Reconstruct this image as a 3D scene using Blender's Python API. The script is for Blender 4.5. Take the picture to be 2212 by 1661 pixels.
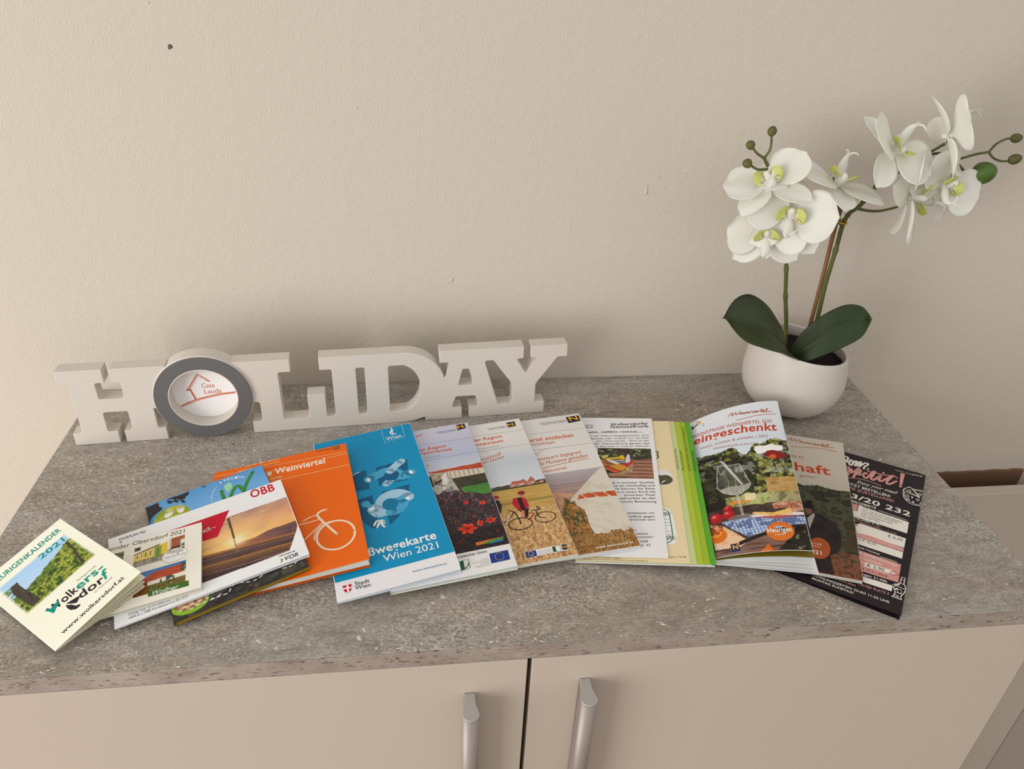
import bpy, bmesh, math, random
import numpy as np
from mathutils import Vector, Matrix
from mathutils.geometry import tessellate_polygon

for o in list(bpy.data.objects):
    bpy.data.objects.remove(o)
scene = bpy.context.scene
COL = scene.collection
Z0 = 0.88                      # height of the sideboard top above the floor
CW, CD = 0.8912, 0.3871        # sideboard top: width, depth

# ------------------------------------------------------------------ camera
cam_data = bpy.data.cameras.new('camera')
cam = bpy.data.objects.new('camera', cam_data)
COL.objects.link(cam)
cam_data.sensor_width = 36.0
cam_data.sensor_fit = 'HORIZONTAL'
cam_data.lens = 1645.5 / 2212 * 36.0
cam_data.clip_start = 0.01
_r, _u, _f = Vector((0.9926, -0.1143, 0.0397)), Vector((0.0269, 0.5281, 0.8488)), Vector((0.118, 0.8415, -0.5273))
_m = Matrix((_r, _u, -_f)).transposed().to_4x4()
_m.translation = Vector((0.3644, -0.7705, 0.475 + Z0))
cam.matrix_world = _m
scene.camera = cam

# ------------------------------------------------------------------ world, daylight, exposure
world = bpy.data.worlds.new('world')
scene.world = world
world.use_nodes = True
wn = world.node_tree.nodes
wn['Background'].inputs['Color'].default_value = (1.0, 0.97, 0.935, 1)
wn['Background'].inputs['Strength'].default_value = 0.80

def area_light(name, loc, target, sx, sy, power, color):
    d = bpy.data.lights.new(name, 'AREA')
    d.shape = 'RECTANGLE'; d.size = sx; d.size_y = sy; d.energy = power; d.color = color
    o = bpy.data.objects.new(name, d); COL.objects.link(o)
    o.location = loc
    o.rotation_euler = (Vector(target) - Vector(loc)).to_track_quat('-Z', 'Y').to_euler()
    return o
# daylight from the window on the left of the room
area_light('window_daylight', (-1.75, -1.65, Z0 + 0.2), (0.45, -0.1, Z0 + 0.0), 1.5, 1.6, 52.0, (1.0, 0.975, 0.945))

scene.view_settings.view_transform = 'Standard'
scene.view_settings.look = 'None'
scene.view_settings.gamma = 1.0
scene.view_settings.use_curve_mapping = False
scene.view_settings.exposure = 0.0

# ------------------------------------------------------------------ helpers
def lin(c):
    c = np.asarray(c, dtype=np.float64)
    return np.where(c <= 0.04045, c / 12.92, ((c + 0.055) / 1.055) ** 2.4)
def hexc(h):
    return lin([int(h[i:i + 2], 16) / 255.0 for i in (0, 2, 4)])

def ink(h):
    return np.clip(hexc(h) * (1.02, 1.03, 1.05), 0, 0.93)

def tag(o, label=None, cat=None, group=None, kind=None):
    if label: o['label'] = label
    if cat: o['category'] = cat
    if group: o['group'] = group
    if kind: o['kind'] = kind
    return o
def empty(name, loc=(0, 0, 0)):
    o = bpy.data.objects.new(name, None); COL.objects.link(o)
    o.location = loc; o.empty_display_size = 0.02
    return o
def link(name, mesh, mat=None, parent=None, smooth=False):
    o = bpy.data.objects.new(name, mesh); COL.objects.link(o)
    if mat is not None and not mesh.materials: mesh.materials.append(mat)
    if parent is not None:
        o.parent = parent
        o.matrix_parent_inverse = Matrix.Translation(-Vector(parent.location)) if parent.parent is None else Matrix()
    if smooth:
        mesh.polygons.foreach_set('use_smooth', [True] * len(mesh.polygons))
    return o
def mesh_from(name, verts, faces):
    m = bpy.data.meshes.new(name)
    m.from_pydata([tuple(v) for v in verts], [], faces); m.validate(); m.update()
    return m
def fix_normals(m):
    bm = bmesh.new(); bm.from_mesh(m); bmesh.ops.recalc_face_normals(bm, faces=bm.faces); bm.to_mesh(m); bm.free()
    return m
def box_mesh(name, x0, x1, y0, y1, z0, z1, bev=0.0, seg=2):
    bm = bmesh.new()
    bmesh.ops.create_cube(bm, size=1)
    for v in bm.verts:
        v.co = Vector((x0 + (v.co.x + .5) * (x1 - x0), y0 + (v.co.y + .5) * (y1 - y0), z0 + (v.co.z + .5) * (z1 - z0)))
    if bev > 0:
        bmesh.ops.bevel(bm, geom=list(bm.edges), offset=bev, segments=seg, profile=0.5, affect='EDGES')
    m = bpy.data.meshes.new(name); bm.to_mesh(m); bm.free()
    return m
def tube_mesh(name, pts, rads, n=10, cap=True):
    pts = [Vector(p) for p in pts]
    if not hasattr(rads, '__len__'): rads = [rads] * len(pts)
    V, F = [], []
    up = Vector((0.13, 0.97, 0.2)).normalized()
    for i, p in enumerate(pts):
        t = (pts[min(i + 1, len(pts) - 1)] - pts[max(i - 1, 0)]).normalized()
        a = up - t * up.dot(t)
        if a.length < 1e-4: a = Vector((1, 0, 0)) - t * t.x
        a.normalize(); b = t.cross(a)
        for k in range(n):
            th = 2 * math.pi * k / n
            V.append(p + (a * math.cos(th) + b * math.sin(th)) * rads[i])
    for i in range(len(pts) - 1):
        for k in range(n):
            F.append((i * n + k, i * n + (k + 1) % n, (i + 1) * n + (k + 1) % n, (i + 1) * n + k))
    if cap:
        F.append(tuple(range(n))[::-1]); F.append(tuple((len(pts) - 1) * n + k for k in range(n)))
    return fix_normals(mesh_from(name, V, F))
def smooth_path(pts, sub=6, closed=False):
    P = [Vector(p) for p in pts]; out = []; n = len(P)
    if n < 3: return P
    rng = range(n if closed else n - 1)
    for i in rng:
        if closed: a, b, c, d = P[(i - 1) % n], P[i], P[(i + 1) % n], P[(i + 2) % n]
        else: a, b, c, d = P[max(i - 1, 0)], P[i], P[i + 1], P[min(i + 2, n - 1)]
        for k in range(sub):
            t = k / sub
            out.append(0.5 * ((2 * b) + (c - a) * t + (2 * a - 5 * b + 4 * c - d) * t * t + (3 * b - a - 3 * c + d) * t ** 3))
    if not closed: out.append(P[-1])
    return out
def lathe_mesh(name, prof, n=64):
    V, F = [], []
    for r, z in prof:
        for k in range(n):
            a = 2 * math.pi * k / n
            V.append((r * math.cos(a), r * math.sin(a), z))
    for i in range(len(prof) - 1):
        for k in range(n):
            F.append((i * n + k, i * n + (k + 1) % n, (i + 1) * n + (k + 1) % n, (i + 1) * n + k))
    F.append(tuple(range(n))[::-1]); F.append(tuple((len(prof) - 1) * n + k for k in range(n)))
    return mesh_from(name, V, F)

# ------------------------------------------------------------------ materials
def new_mat(name, color=(.8, .8, .8), rough=0.5, spec=0.5, metal=0.0):
    m = bpy.data.materials.new(name); m.use_nodes = True
    b = m.node_tree.nodes['Principled BSDF']
    b.inputs['Base Color'].default_value = (*color, 1); b.inputs['Roughness'].default_value = rough
    b.inputs['Specular IOR Level'].default_value = spec; b.inputs['Metallic'].default_value = metal
    return m, m.node_tree.nodes, m.node_tree.links, b
def tex_coord(nodes, links, scale=(1, 1, 1), kind='Object'):
    tc = nodes.new('ShaderNodeTexCoord'); mp = nodes.new('ShaderNodeMapping')
    mp.inputs['Scale'].default_value = scale
    links.new(tc.outputs[kind], mp.inputs['Vector']); return mp.outputs['Vector']
def noise(nodes, links, vec, scale, detail=3, rough=0.5, dist=0.0):
    n = nodes.new('ShaderNodeTexNoise'); n.inputs['Scale'].default_value = scale; n.inputs['Detail'].default_value = detail
    n.inputs['Roughness'].default_value = rough; n.inputs['Distortion'].default_value = dist
    links.new(vec, n.inputs['Vector']); return n
def ramp(nodes, links, fac, stops):
    r = nodes.new('ShaderNodeValToRGB'); cr = r.color_ramp
    while len(cr.elements) > 1: cr.elements.remove(cr.elements[-1])
    cr.elements[0].position = stops[0][0]; cr.elements[0].color = (*stops[0][1], 1)
    for p, c in stops[1:]:
        e = cr.elements.new(p); e.color = (*c, 1)
    links.new(fac, r.inputs['Fac']); return r
def mix(nodes, links, fac, a, b, mode='MIX'):
    n = nodes.new('ShaderNodeMix'); n.data_type = 'RGBA'; n.blend_type = mode
    for sock, v in ((n.inputs[0], fac), (n.inputs[6], a), (n.inputs[7], b)):
        if isinstance(v, (int, float)): sock.default_value = v
        elif isinstance(v, (tuple, list)): sock.default_value = (*v[:3], 1)
        else: links.new(v, sock)
    return n.outputs[2]
def bump(nodes, links, bsdf, height, strength, dist):
    b = nodes.new('ShaderNodeBump'); b.inputs['Strength'].default_value = strength; b.inputs['Distance'].default_value = dist
    links.new(height, b.inputs['Height']); links.new(b.outputs['Normal'], bsdf.inputs['Normal']); return b

def make_wall_mat():
    m, N, L, b = new_mat('wall_plaster', (0.70, 0.63, 0.555), 0.85, 0.2)
    v = tex_coord(N, L)
    big = noise(N, L, v, 2.2, 3, 0.55)
    c = ramp(N, L, big.outputs['Fac'], [(0.3, (0.610, 0.545, 0.468)), (0.7, (0.598, 0.545, 0.470))])
    L.new(c.outputs['Color'], b.inputs['Base Color'])
    v2 = tex_coord(N, L, (1.0, 1.0, 0.75))
    f1 = noise(N, L, v2, 500, 2, 0.5, 0.4); f2 = noise(N, L, v, 90, 3, 0.5)
    a = N.new('ShaderNodeMath'); a.operation = 'MULTIPLY_ADD'; a.inputs[1].default_value = 1.1
    L.new(f2.outputs['Fac'], a.inputs[0]); L.new(f1.outputs['Fac'], a.inputs[2])
    bump(N, L, b, a.outputs[0], 0.70, 0.0007)
    return m
def make_concrete_mat():
    m, N, L, b = new_mat('concrete_laminate', (0.3, 0.28, 0.26), 0.42, 0.45)
    v = tex_coord(N, L)
    vs = tex_coord(N, L, (0.55, 1.25, 1))
    hue = noise(N, L, vs, 6.5, 4, 0.6, 0.5)
    base = ramp(N, L, hue.outputs['Fac'], [(0.32, (0.280, 0.229, 0.183)), (0.5, (0.322, 0.283, 0.242)), (0.64, (0.352, 0.330, 0.298))])
    mid = noise(N, L, vs, 45, 5, 0.65, 0.9)
    col = mix(N, L, 0.75, base.outputs['Color'], ramp(N, L, mid.outputs['Fac'], [(0.3, (0.33, 0.33, 0.33)), (0.7, (0.68, 0.68, 0.68))]).outputs['Color'], 'OVERLAY')
    fine = noise(N, L, tex_coord(N, L, (0.7, 1.3, 1)), 520, 2, 0.6, 0.5)
    col = mix(N, L, 0.55, col, ramp(N, L, fine.outputs['Fac'], [(0.35, (0.30,) * 3), (0.65, (0.70,) * 3)]).outputs['Color'], 'OVERLAY')
    area = noise(N, L, v, 11, 3, 0.6, 0.3)
    ar = ramp(N, L, area.outputs['Fac'], [(0.42, (0.08,) * 3), (0.58, (1.0,) * 3)])
    sq = noise(N, L, tex_coord(N, L, (0.75, 1.15, 1)), 215, 2, 0.5, 3.0)
    def band(stops, k):
        r = ramp(N, L, sq.outputs['Fac'], stops)
        f = N.new('ShaderNodeMath'); f.operation = 'MULTIPLY'; L.new(r.outputs['Color'], f.inputs[0]); L.new(ar.outputs['Color'], f.inputs[1])
        g = N.new('ShaderNodeMath'); g.operation = 'MULTIPLY'; g.inputs[1].default_value = k; L.new(f.outputs[0], g.inputs[0])
        return g.outputs[0]
    col = mix(N, L, band([(0.36, (0.9, 0.9, 0.9)), (0.41, (0, 0, 0))], 0.75), col, (0.145, 0.118, 0.095))
    col = mix(N, L, band([(0.575, (0, 0, 0)), (0.605, (1, 1, 1)), (0.66, (0.25, 0.25, 0.25))], 0.9), col, (0.72, 0.67, 0.60))
    # sparse single chips everywhere
    ch = noise(N, L, tex_coord(N, L, (0.8, 1.2, 1)), 210, 1, 0.5, 1.2)
    cr = ramp(N, L, ch.outputs['Fac'], [(0.70, (0, 0, 0)), (0.735, (0.9, 0.9, 0.9))])
    col = mix(N, L, cr.outputs['Color'], col, (0.78, 0.72, 0.64))
    # long fine scratches
    sc = noise(N, L, tex_coord(N, L, (0.06, 1.6, 1)), 60, 1, 0.5, 0.15)
    sr = ramp(N, L, sc.outputs['Fac'], [(0.690, (0, 0, 0)), (0.70, (0.55, 0.55, 0.55)), (0.71, (0, 0, 0))])
    col = mix(N, L, sr.outputs['Color'], col, (0.55, 0.50, 0.44))
    L.new(col, b.inputs['Base Color'])
    bump(N, L, b, sq.outputs['Fac'], 0.15, 0.0006)
    rr = ramp(N, L, mid.outputs['Fac'], [(0.3, (0.38,) * 3), (0.7, (0.52,) * 3)]); L.new(rr.outputs['Color'], b.inputs['Roughness'])
    return m
def make_edge_mat():
    m, N, L, b = new_mat('edge_band_laminate', (0.3, 0.25, 0.22), 0.5, 0.4)
    v = tex_coord(N, L)
    big = noise(N, L, tex_coord(N, L, (1, 1, 2)), 22, 4, 0.6)
    base = ramp(N, L, big.outputs['Fac'], [(0.3, (0.265, 0.212, 0.180)), (0.5, (0.335, 0.28, 0.24)), (0.7, (0.40, 0.342, 0.298))])
    d = noise(N, L, tex_coord(N, L, (0.33, 1, 1.4)), 420, 2, 0.55, 0.7)
    r = ramp(N, L, d.outputs['Fac'], [(0.33, (0.85, 0.85, 0.85)), (0.40, (0, 0, 0))])
    col = mix(N, L, r.outputs['Color'], base.outputs['Color'], (0.085, 0.052, 0.042))
    d2 = noise(N, L, tex_coord(N, L, (0.5, 1, 1.3)), 380, 2, 0.5, 1.0)
    r2 = ramp(N, L, d2.outputs['Fac'], [(0.6, (0, 0, 0)), (0.72, (0.6, 0.6, 0.6))])
    col = mix(N, L, r2.outputs['Color'], col, (0.45, 0.38, 0.33))
    L.new(col, b.inputs['Base Color'])
    return m
def make_noise_mat(name, c0, c1, scale, rough, spec=0.4, stretch=(1, 1, 1), bumps=None):
    m, N, L, b = new_mat(name, c0, rough, spec)
    v = tex_coord(N, L, stretch); n = noise(N, L, v, scale, 4, 0.55)
    r = ramp(N, L, n.outputs['Fac'], [(0.35, c0), (0.65, c1)]); L.new(r.outputs['Color'], b.inputs['Base Color'])
    if bumps: bump(N, L, b, n.outputs['Fac'], bumps[0], bumps[1])
    return m
def make_print_mat(name, rough, spec):
    m, N, L, b = new_mat(name, (1, 1, 1), rough, spec)
    a = N.new('ShaderNodeVertexColor'); a.layer_name = 'Col'; L.new(a.outputs['Color'], b.inputs['Base Color'])
    return m

M = {}
M['wall'] = make_wall_mat()
M['concrete'] = make_concrete_mat()
M['edge'] = make_edge_mat()
M['white_front'] = make_noise_mat('white_cabinet_lacquer', (0.525, 0.445, 0.372), (0.537, 0.457, 0.384), 3, 0.38, 0.4)
M['cabinet_inside'] = make_noise_mat('cabinet_carcass', (0.10, 0.085, 0.075), (0.12, 0.10, 0.09), 6, 0.6)
M['sign'] = make_noise_mat('painted_white_wood', (0.635, 0.585, 0.525), (0.65, 0.60, 0.54), 8, 0.55, 0.35, bumps=(0.05, 0.0004))
M['ring'] = make_noise_mat('grey_painted_ring', (0.125, 0.122, 0.12), (0.135, 0.132, 0.13), 30, 0.6, 0.35)
M['metal'] = new_mat('brushed_metal', (0.36, 0.31, 0.285), 0.55, 0.4, 0.55)[0]
M['metal_cap'] = new_mat('handle_cap_metal', (0.48, 0.46, 0.44), 0.5, 0.5, 0.35)[0]
M['brown'] = make_noise_mat('brown_board', (0.15, 0.078, 0.048), (0.18, 0.092, 0.056), 12, 0.6, stretch=(0.3, 1, 3))
M['panel'] = make_noise_mat('white_board', (0.53, 0.46, 0.39), (0.545, 0.475, 0.405), 5, 0.55)
M['panel_dark'] = make_noise_mat('mauve_board', (0.42, 0.35, 0.31), (0.435, 0.365, 0.325), 5, 0.6)
M['floor'] = make_noise_mat('floor_laminate', (0.25, 0.20, 0.16), (0.33, 0.27, 0.21), 9, 0.5, stretch=(0.2, 2, 1))
M['pot'] = make_noise_mat('white_ceramic', (0.605, 0.555, 0.505), (0.62, 0.57, 0.52), 20, 0.42, 0.4)
M['soil'] = make_noise_mat('dark_felt_soil', (0.012, 0.008, 0.009), (0.03, 0.02, 0.022), 420, 0.95, 0.1, bumps=(0.6, 0.001))
M['leaf'] = make_noise_mat('orchid_leaf', (0.018, 0.032, 0.008), (0.028, 0.048, 0.012), 40, 0.42, 0.4, bumps=(0.08, 0.0005))
M['stem'] = make_noise_mat('orchid_stem', (0.075, 0.085, 0.020), (0.115, 0.125, 0.035), 120, 0.5, 0.4)
M['bud'] = make_noise_mat('orchid_bud', (0.085, 0.085, 0.022), (0.115, 0.11, 0.03), 150, 0.55, 0.35)
M['greenbud'] = make_noise_mat('orchid_leaf_bud', (0.075, 0.145, 0.02), (0.05, 0.105, 0.018), 60, 0.5)
M['stake'] = make_noise_mat('bamboo_stake', (0.19, 0.085, 0.03), (0.27, 0.125, 0.045), 60, 0.55, stretch=(1, 1, 0.2))
M['gold'] = new_mat('gold_wire', (0.75, 0.40, 0.06), 0.3, 0.5, 0.8)[0]
M['print'] = make_print_mat('printed_ink', 0.45, 0.22)
M['mark'] = new_mat('wall_chip', (0.13, 0.11, 0.09), 0.9, 0.1)[0]

def petal_mat():
    m, N, L, b = new_mat('white_petal', (0.80, 0.79, 0.72), 0.6, 0.25)
    v = tex_coord(N, L, (1, 3, 1)); n = noise(N, L, v, 260, 3, 0.6)
    bump(N, L, b, n.outputs['Fac'], 0.12, 0.0006)
    a = N.new('ShaderNodeVertexColor'); a.layer_name = 'Col'; L.new(a.outputs['Color'], b.inputs['Base Color'])
    t = N.new('ShaderNodeBsdfTranslucent'); L.new(a.outputs['Color'], t.inputs['Color'])
    mx = N.new('ShaderNodeMixShader'); mx.inputs[0].default_value = 0.40
    out = N['Material Output']
    L.new(b.outputs['BSDF'], mx.inputs[1]); L.new(t.outputs['BSDF'], mx.inputs[2]); L.new(mx.outputs[0], out.inputs['Surface'])
    return m
M['petal'] = petal_mat()
PAPER = {}
def paper(h):
    if h not in PAPER:
        c = tuple(ink(h))
        PAPER[h] = make_noise_mat('paper_' + h, c, tuple(np.array(c) * 0.98), 6, 0.45, 0.25)
    return PAPER[h]

# ------------------------------------------------------------------ the setting
def grid_plane(name, x0, x1, z0, z1, y, thick):
    return box_mesh(name, x0, x1, y, y + thick, z0, z1)
wall = tag(link('wall_back', box_mesh('wall_back', -6.0, 7.0, 0.0, 0.12, 0.0, 2.6), M['wall']), 'cream painted plaster wall behind the sideboard', None, None, 'structure')
floor = tag(link('floor', box_mesh('floor', -6.0, 7.0, -8.0, 0.12, -0.05, 0.0), M['floor']), 'brown floor in front of the wall', None, None, 'structure')
def blob(name, c, r, mat, parent, seed=0, flat=0.3, tail=0.0):
    bm = bmesh.new(); bmesh.ops.create_icosphere(bm, subdivisions=2, radius=1)
    rnd = random.Random(seed)
    for v in bm.verts:
        k = 1 + rnd.uniform(-.25, .25)
        v.co = Vector((v.co.x * r * k, v.co.y * r * flat, v.co.z * r * k * 1.1))
        if tail and v.co.z > 0: v.co.z *= tail; v.co.x *= max(0.15, 1 - v.co.z / (r * tail * 1.2)); v.co.x += v.co.z * 0.12
        v.co += Vector(c)
    m = bpy.data.meshes.new(name); bm.to_mesh(m); bm.free()
    return link(name, m, mat, parent, True)
blob('wall_chip', (0.1484, 0.0, Z0 + 0.3596), 0.0021, M['mark'], wall, 1, 0.2)
for i, (x, z, r) in enumerate([(0.606, 0.2275, 0.0019), (0.4, 0.1293, 0.002), (0.617, 0.245, 0.0014), (0.31, 0.31, 0.0012), (0.137, 0.395, 0.0013)]):
    blob('plaster_bump', (x, 0.0, Z0 + z), r, M['wall'], wall, 5 + i, 0.35, 4.0 if i == 0 else 0.0)

# brown board at the foot of the plaster, right of the sideboard, with an uneven top edge
V, F = [], []
rnd = random.Random(3); nx = 60; xa, xb = 0.93, 1.2145; zt = Z0 - 0.1725
for i in range(nx + 1):
    x = xa + (xb - xa) * i / nx
    z = zt + 0.0004 * math.sin(i * 0.9) + rnd.uniform(-.0006, .0006)
    for y in (-0.004, -0.0002):
        V.append((x, y, z)); V.append((x, y, Z0 - 0.36))
for i in range(nx):
    a = i * 4; b = a + 4
    F += [(a, b, b + 1, a + 1), (a + 2, a + 3, b + 3, b + 2), (a, a + 2, b + 2, b), (a + 1, b + 1, b + 3, a + 3)]
F += [(0, 1, 3, 2), (nx * 4, nx * 4 + 2, nx * 4 + 3, nx * 4 + 1)]
tag(link('trim_1', fix_normals(mesh_from('trim_1', V, F)), M['brown']), 'dark brown board along the wall right of the sideboard', None, None, 'structure')

# white upright board standing in front of it
t = tag(empty('white_board', (1.2, -0.04, 0)), 'white upright board standing low at the right behind the sideboard', 'board')
link('panel', box_mesh('panel', 0.90, 1.3985, -0.0485, -0.0315, 0.0, Z0 - 0.175, 0.0008), M['panel'], t)
link('end_panel', box_mesh('end_panel', 1.4005, 1.9, -0.0485, -0.0315, 0.0, Z0 - 0.175, 0.0008), M['panel_dark'], t)

# ------------------------------------------------------------------ the sideboard
sb = tag(empty('sideboard', (CW / 2, -CD / 2, 0)), 'white two-door sideboard with a grey concrete-look top', 'sideboard')
link('top_panel', box_mesh('top_panel', 0, CW, -CD + 0.0008, -0.001, Z0 - 0.016, Z0, 0.0006, 1), M['concrete'], sb)
link('front_edge_band', box_mesh('front_edge_band', 0.0, CW, -CD, -CD + 0.0008, Z0 - 0.0159, Z0 - 0.0003), M['edge'], sb)
zb = 0.08
link('side_panel', box_mesh('side_panel', 0.008, 0.024, -CD + 0.019, -0.004, 0.0, Z0 - 0.016), M['white_front'], sb)
link('side_panel', box_mesh('side_panel', CW - 0.024, CW - 0.008, -CD + 0.019, -0.004, 0.0, Z0 - 0.016), M['white_front'], sb)
link('back_panel', box_mesh('back_panel', 0.024, CW - 0.024, -0.012, -0.006, zb, Z0 - 0.016), M['cabinet_inside'], sb)
link('bottom_panel', box_mesh('bottom_panel', 0.024, CW - 0.024, -CD + 0.02, -0.012, zb, zb + 0.016), M['white_front'], sb)
link('plinth', box_mesh('plinth', 0.024, CW - 0.024, -CD + 0.05, -CD + 0.066, 0.0, zb), M['white_front'], sb)
link('divider', box_mesh('divider', 0.4345, 0.4505, -CD + 0.022, -0.012, zb + 0.016, Z0 - 0.016), M['cabinet_inside'], sb)
def handle(xc, ztop, door):
    prof = []
    pts = [(-0.0042, 0.0), (-0.0042, 0.006), (-0.0044, 0.010), (-0.0056, 0.0145), (-0.0067, 0.0185)]
    arc = [(0.0067 * math.cos(a), 0.0185 + 0.0062 * math.sin(a)) for a in np.linspace(math.pi, 0, 15)[1:-1]]
    full = pts + arc + [(-x, y) for x, y in reversed(pts)]
    def prism(name, z0, z1, grow, mat, par, bev):
        bm = bmesh.new()
        lo = [bm.verts.new((xc + x * (1 + grow), -CD - 0.0003 - y * (1 + grow), z0)) for x, y in full]
        hi = [bm.verts.new((xc + x * (1 + grow), -CD - 0.0003 - y * (1 + grow), z1)) for x, y in full]
        n = len(full)
        for i in range(n - 1): bm.faces.new((lo[i], lo[i + 1], hi[i + 1], hi[i]))
        bm.faces.new((lo[-1], lo[0], hi[0], hi[-1])); bm.faces.new(list(reversed(lo))); top = bm.faces.new(hi)
        bmesh.ops.recalc_face_normals(bm, faces=bm.faces)
        if bev: bmesh.ops.bevel(bm, geom=list(top.edges), offset=bev, segments=2, profile=.5, affect='EDGES')
        m = bpy.data.meshes.new(name); bm.to_mesh(m); bm.free()
        for p in m.polygons: p.use_smooth = abs(p.normal.z) < 0.3
        return link(name, m, mat, par)
    h = prism('handle', ztop - 0.192, ztop - 0.0022, 0.0, M['metal'], door, 0)
    prism('handle_end_cap', ztop - 0.0022, ztop, 0.015, M['metal_cap'], door, 0.0004)
for x0, x1, hx, hz in ((0.0075, 0.4408, 0.3955, -0.0526), (0.4443, 0.8838, 0.4880, -0.0450)):
    d = link('door', box_mesh('door', x0, x1, -CD + 0.0002, -CD + 0.018, zb + 0.002, Z0 - 0.0172, 0.0007), M['white_front'], sb)
    handle(hx, Z0 + hz, d)

# ------------------------------------------------------------------ the letter sign
SA = Vector((0.0164, -0.1064, Z0)); SD = Vector((0.4983 - 0.0164, -0.0723 + 0.1064, 0)).normalized(); SN = Vector((SD.y, -SD.x, 0))
def fillet(pts, default=1.6):
    out = []; n = len(pts)
    for i in range(n):
        p = pts[i]; r = p[2] if len(p) > 2 else default
        a = np.array(pts[i - 1][:2], float); b = np.array(p[:2], float); c = np.array(pts[(i + 1) % n][:2], float)
        u, v = a - b, c - b; lu, lv = np.linalg.norm(u), np.linalg.norm(v)
        if r <= 0: out.append(tuple(b)); continue
        u /= lu; v /= lv; ang = math.acos(max(-1, min(1, u @ v)))
        if ang > 3.0: out.append(tuple(b)); continue
        t = min(r / math.tan(ang / 2), lu * .45, lv * .45)
        p0, p1 = b + u * t, b + v * t
        for k in range(6):
            s = k / 5; out.append(tuple((1 - s) ** 2 * p0 + 2 * s * (1 - s) * b + s * s * p1))
    return out
def area2(pts): return sum(pts[i - 1][0] * pts[i][1] - pts[i][0] * pts[i - 1][1] for i in range(len(pts)))
def on_seam(p, q, seams):
    for s in seams:
        if abs(p[0] - s) < 1e-6 and abs(q[0] - s) < 1e-6: return True
    return False
def inset(pts, r, seams):
    n = len(pts); out = []
    for i in range(n):
        a, b, c = np.array(pts[i - 1]), np.array(pts[i]), np.array(pts[(i + 1) % n])
        r1 = 0 if on_seam(a, b, seams) else r; r2 = 0 if on_seam(b, c, seams) else r
        d1 = (b - a) / (np.linalg.norm(b - a) + 1e-12); d2 = (c - b) / (np.linalg.norm(c - b) + 1e-12)
        n1 = np.array([-d1[1], d1[0]]); n2 = np.array([-d2[1], d2[0]])
        A = np.array([n1, n2]); rhs = np.array([n1 @ b + r1, n2 @ b + r2])
        if abs(np.linalg.det(A)) < 0.05: out.append(tuple(b + n1 * max(r1, r2)))
        else: out.append(tuple(np.linalg.solve(A, rhs)))
    return out
def plate(name, loops, depth, bev, mapf, seams=(), y_front=0.0):
    """loops[0] outer (ccw), rest holes (cw), mm; front at depth y_front, extruded back by depth"""
    V, F = [], []
    ins = [inset(l, bev, seams) for l in loops]
    idx = []
    for l, s in zip(loops, ins):
        rows = []
        for ring, d in ((s, 0), (l, bev), (l, depth - bev), (s, depth)):
            st = len(V); V += [mapf(x, y, y_front + d) for x, y in ring]; rows.append(st)
        n = len(l)
        for a, b in zip(rows[:-1], rows[1:]):
            for i in range(n):
                j = (i + 1) % n
                F.append((a + i, b + i, b + j, a + j))
        idx.append((rows, n))
    flat = []; base = []
    for rows_n, s in zip(idx, ins):
        flat.append([Vector((x, y, 0)) for x, y in s])
        base += [(rows_n[0], k) for k in range(rows_n[1])]
    for t in tessellate_polygon(flat):
        f = [base[k] for k in t]
        F.append(tuple(r[0] + k for r, k in f)); F.append(tuple(r[3] + k for r, k in reversed(f)))
    m = fix_normals(mesh_from(name, V, F))
    return m
def smap(x, y, d): return SA + SD * (x / 1000) + Vector((0, 0, y / 1000 + 0.0002)) - SN * (d / 1000)
def ccw(p): return p if area2(p) > 0 else p[::-1]
def cw(p): return p if area2(p) < 0 else p[::-1]
def arcp(cx, cy, rx, ry, a0, a1, n): return [(cx + rx * math.cos(math.radians(a)), cy + ry * math.sin(math.radians(a)), 0) for a in np.linspace(a0, a1, n)]
sign = tag(empty('letter_sign', tuple(smap(242, 0, 8))), 'white wooden HOLIDAY letter sign with a grey ring O', 'sign')
S = 0.6
LET = {}
LET['letter_h'] = [[(1, 0, S), (43, 0, S), (43, 14, S), (34, 14, 2.5), (34, 37, 2.5), (57, 37, 2.5), (57, 14, 2.5), (49, 14, S), (49, 0, S), (89, 0, S), (89, 14.5, S), (81.5, 14.5, 2.5), (81.5, 38, 0), (86, 38, 0), (88, 60, 0), (96, 75, 0), (101, 86, 0), (49.5, 86, S), (49, 71, S), (57, 71, 2.5), (57, 52.5, 2.5), (34, 52.5, 2.5), (34, 71, 2.5), (43, 71, S), (43, 86, S), (1, 86, S), (1, 71, S), (10, 71, 2.5), (10, 14, 2.5), (1, 14, S)]]
LET['letter_l'] = [[(173.5, 0, S), (254, 0, 0), (254, 14, 0), (249, 14, 2.5), (249, 42, S), (231, 42, S), (231, 14, 2.5), (205, 14, 2.5), (205, 71, 2.5), (217.5, 71, S), (217.5, 85.5, S), (161, 85.5, 0), (170, 70, 0), (175, 50, 0), (175, 38, 0), (183.5, 37, 2.5), (183.5, 14, 2.5), (173.5, 14, S)]]
LET['letter_i'] = [[(254, 0, 0), (286.5, 0, 0), (286.5, 14, 0), (282, 14, 2.5), (282, 71, 2.5), (286.5, 71, 0), (286.5, 85.5, 0), (246, 85.5, S), (246, 71, S), (258, 71, 2.5), (258, 14, 2.5), (254, 14, 0)]]
LET['letter_d'] = [[(286.5, 0, 0), (331, 0, 0), (341, 1.2, 0), (350, 4.0, 0), (352, 4.2, 0), (352.3, 0.2, S), (362, 0.1, 0), (362, 72.75, 0)] + arcp(331, 42.75, 43.5, 42.75, 47, 90, 10) + [(286.5, 85.5, 0), (286.5, 71, 0), (291, 71, 2.5), (291, 14, 2.5), (286.5, 14, 0)],
    [(315, 71, 2.5)] + [(332, 71, 0)] + arcp(327, 42.5, 21, 28.5, 75, -75, 15) + [(315, 14, 2.5)]]
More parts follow.
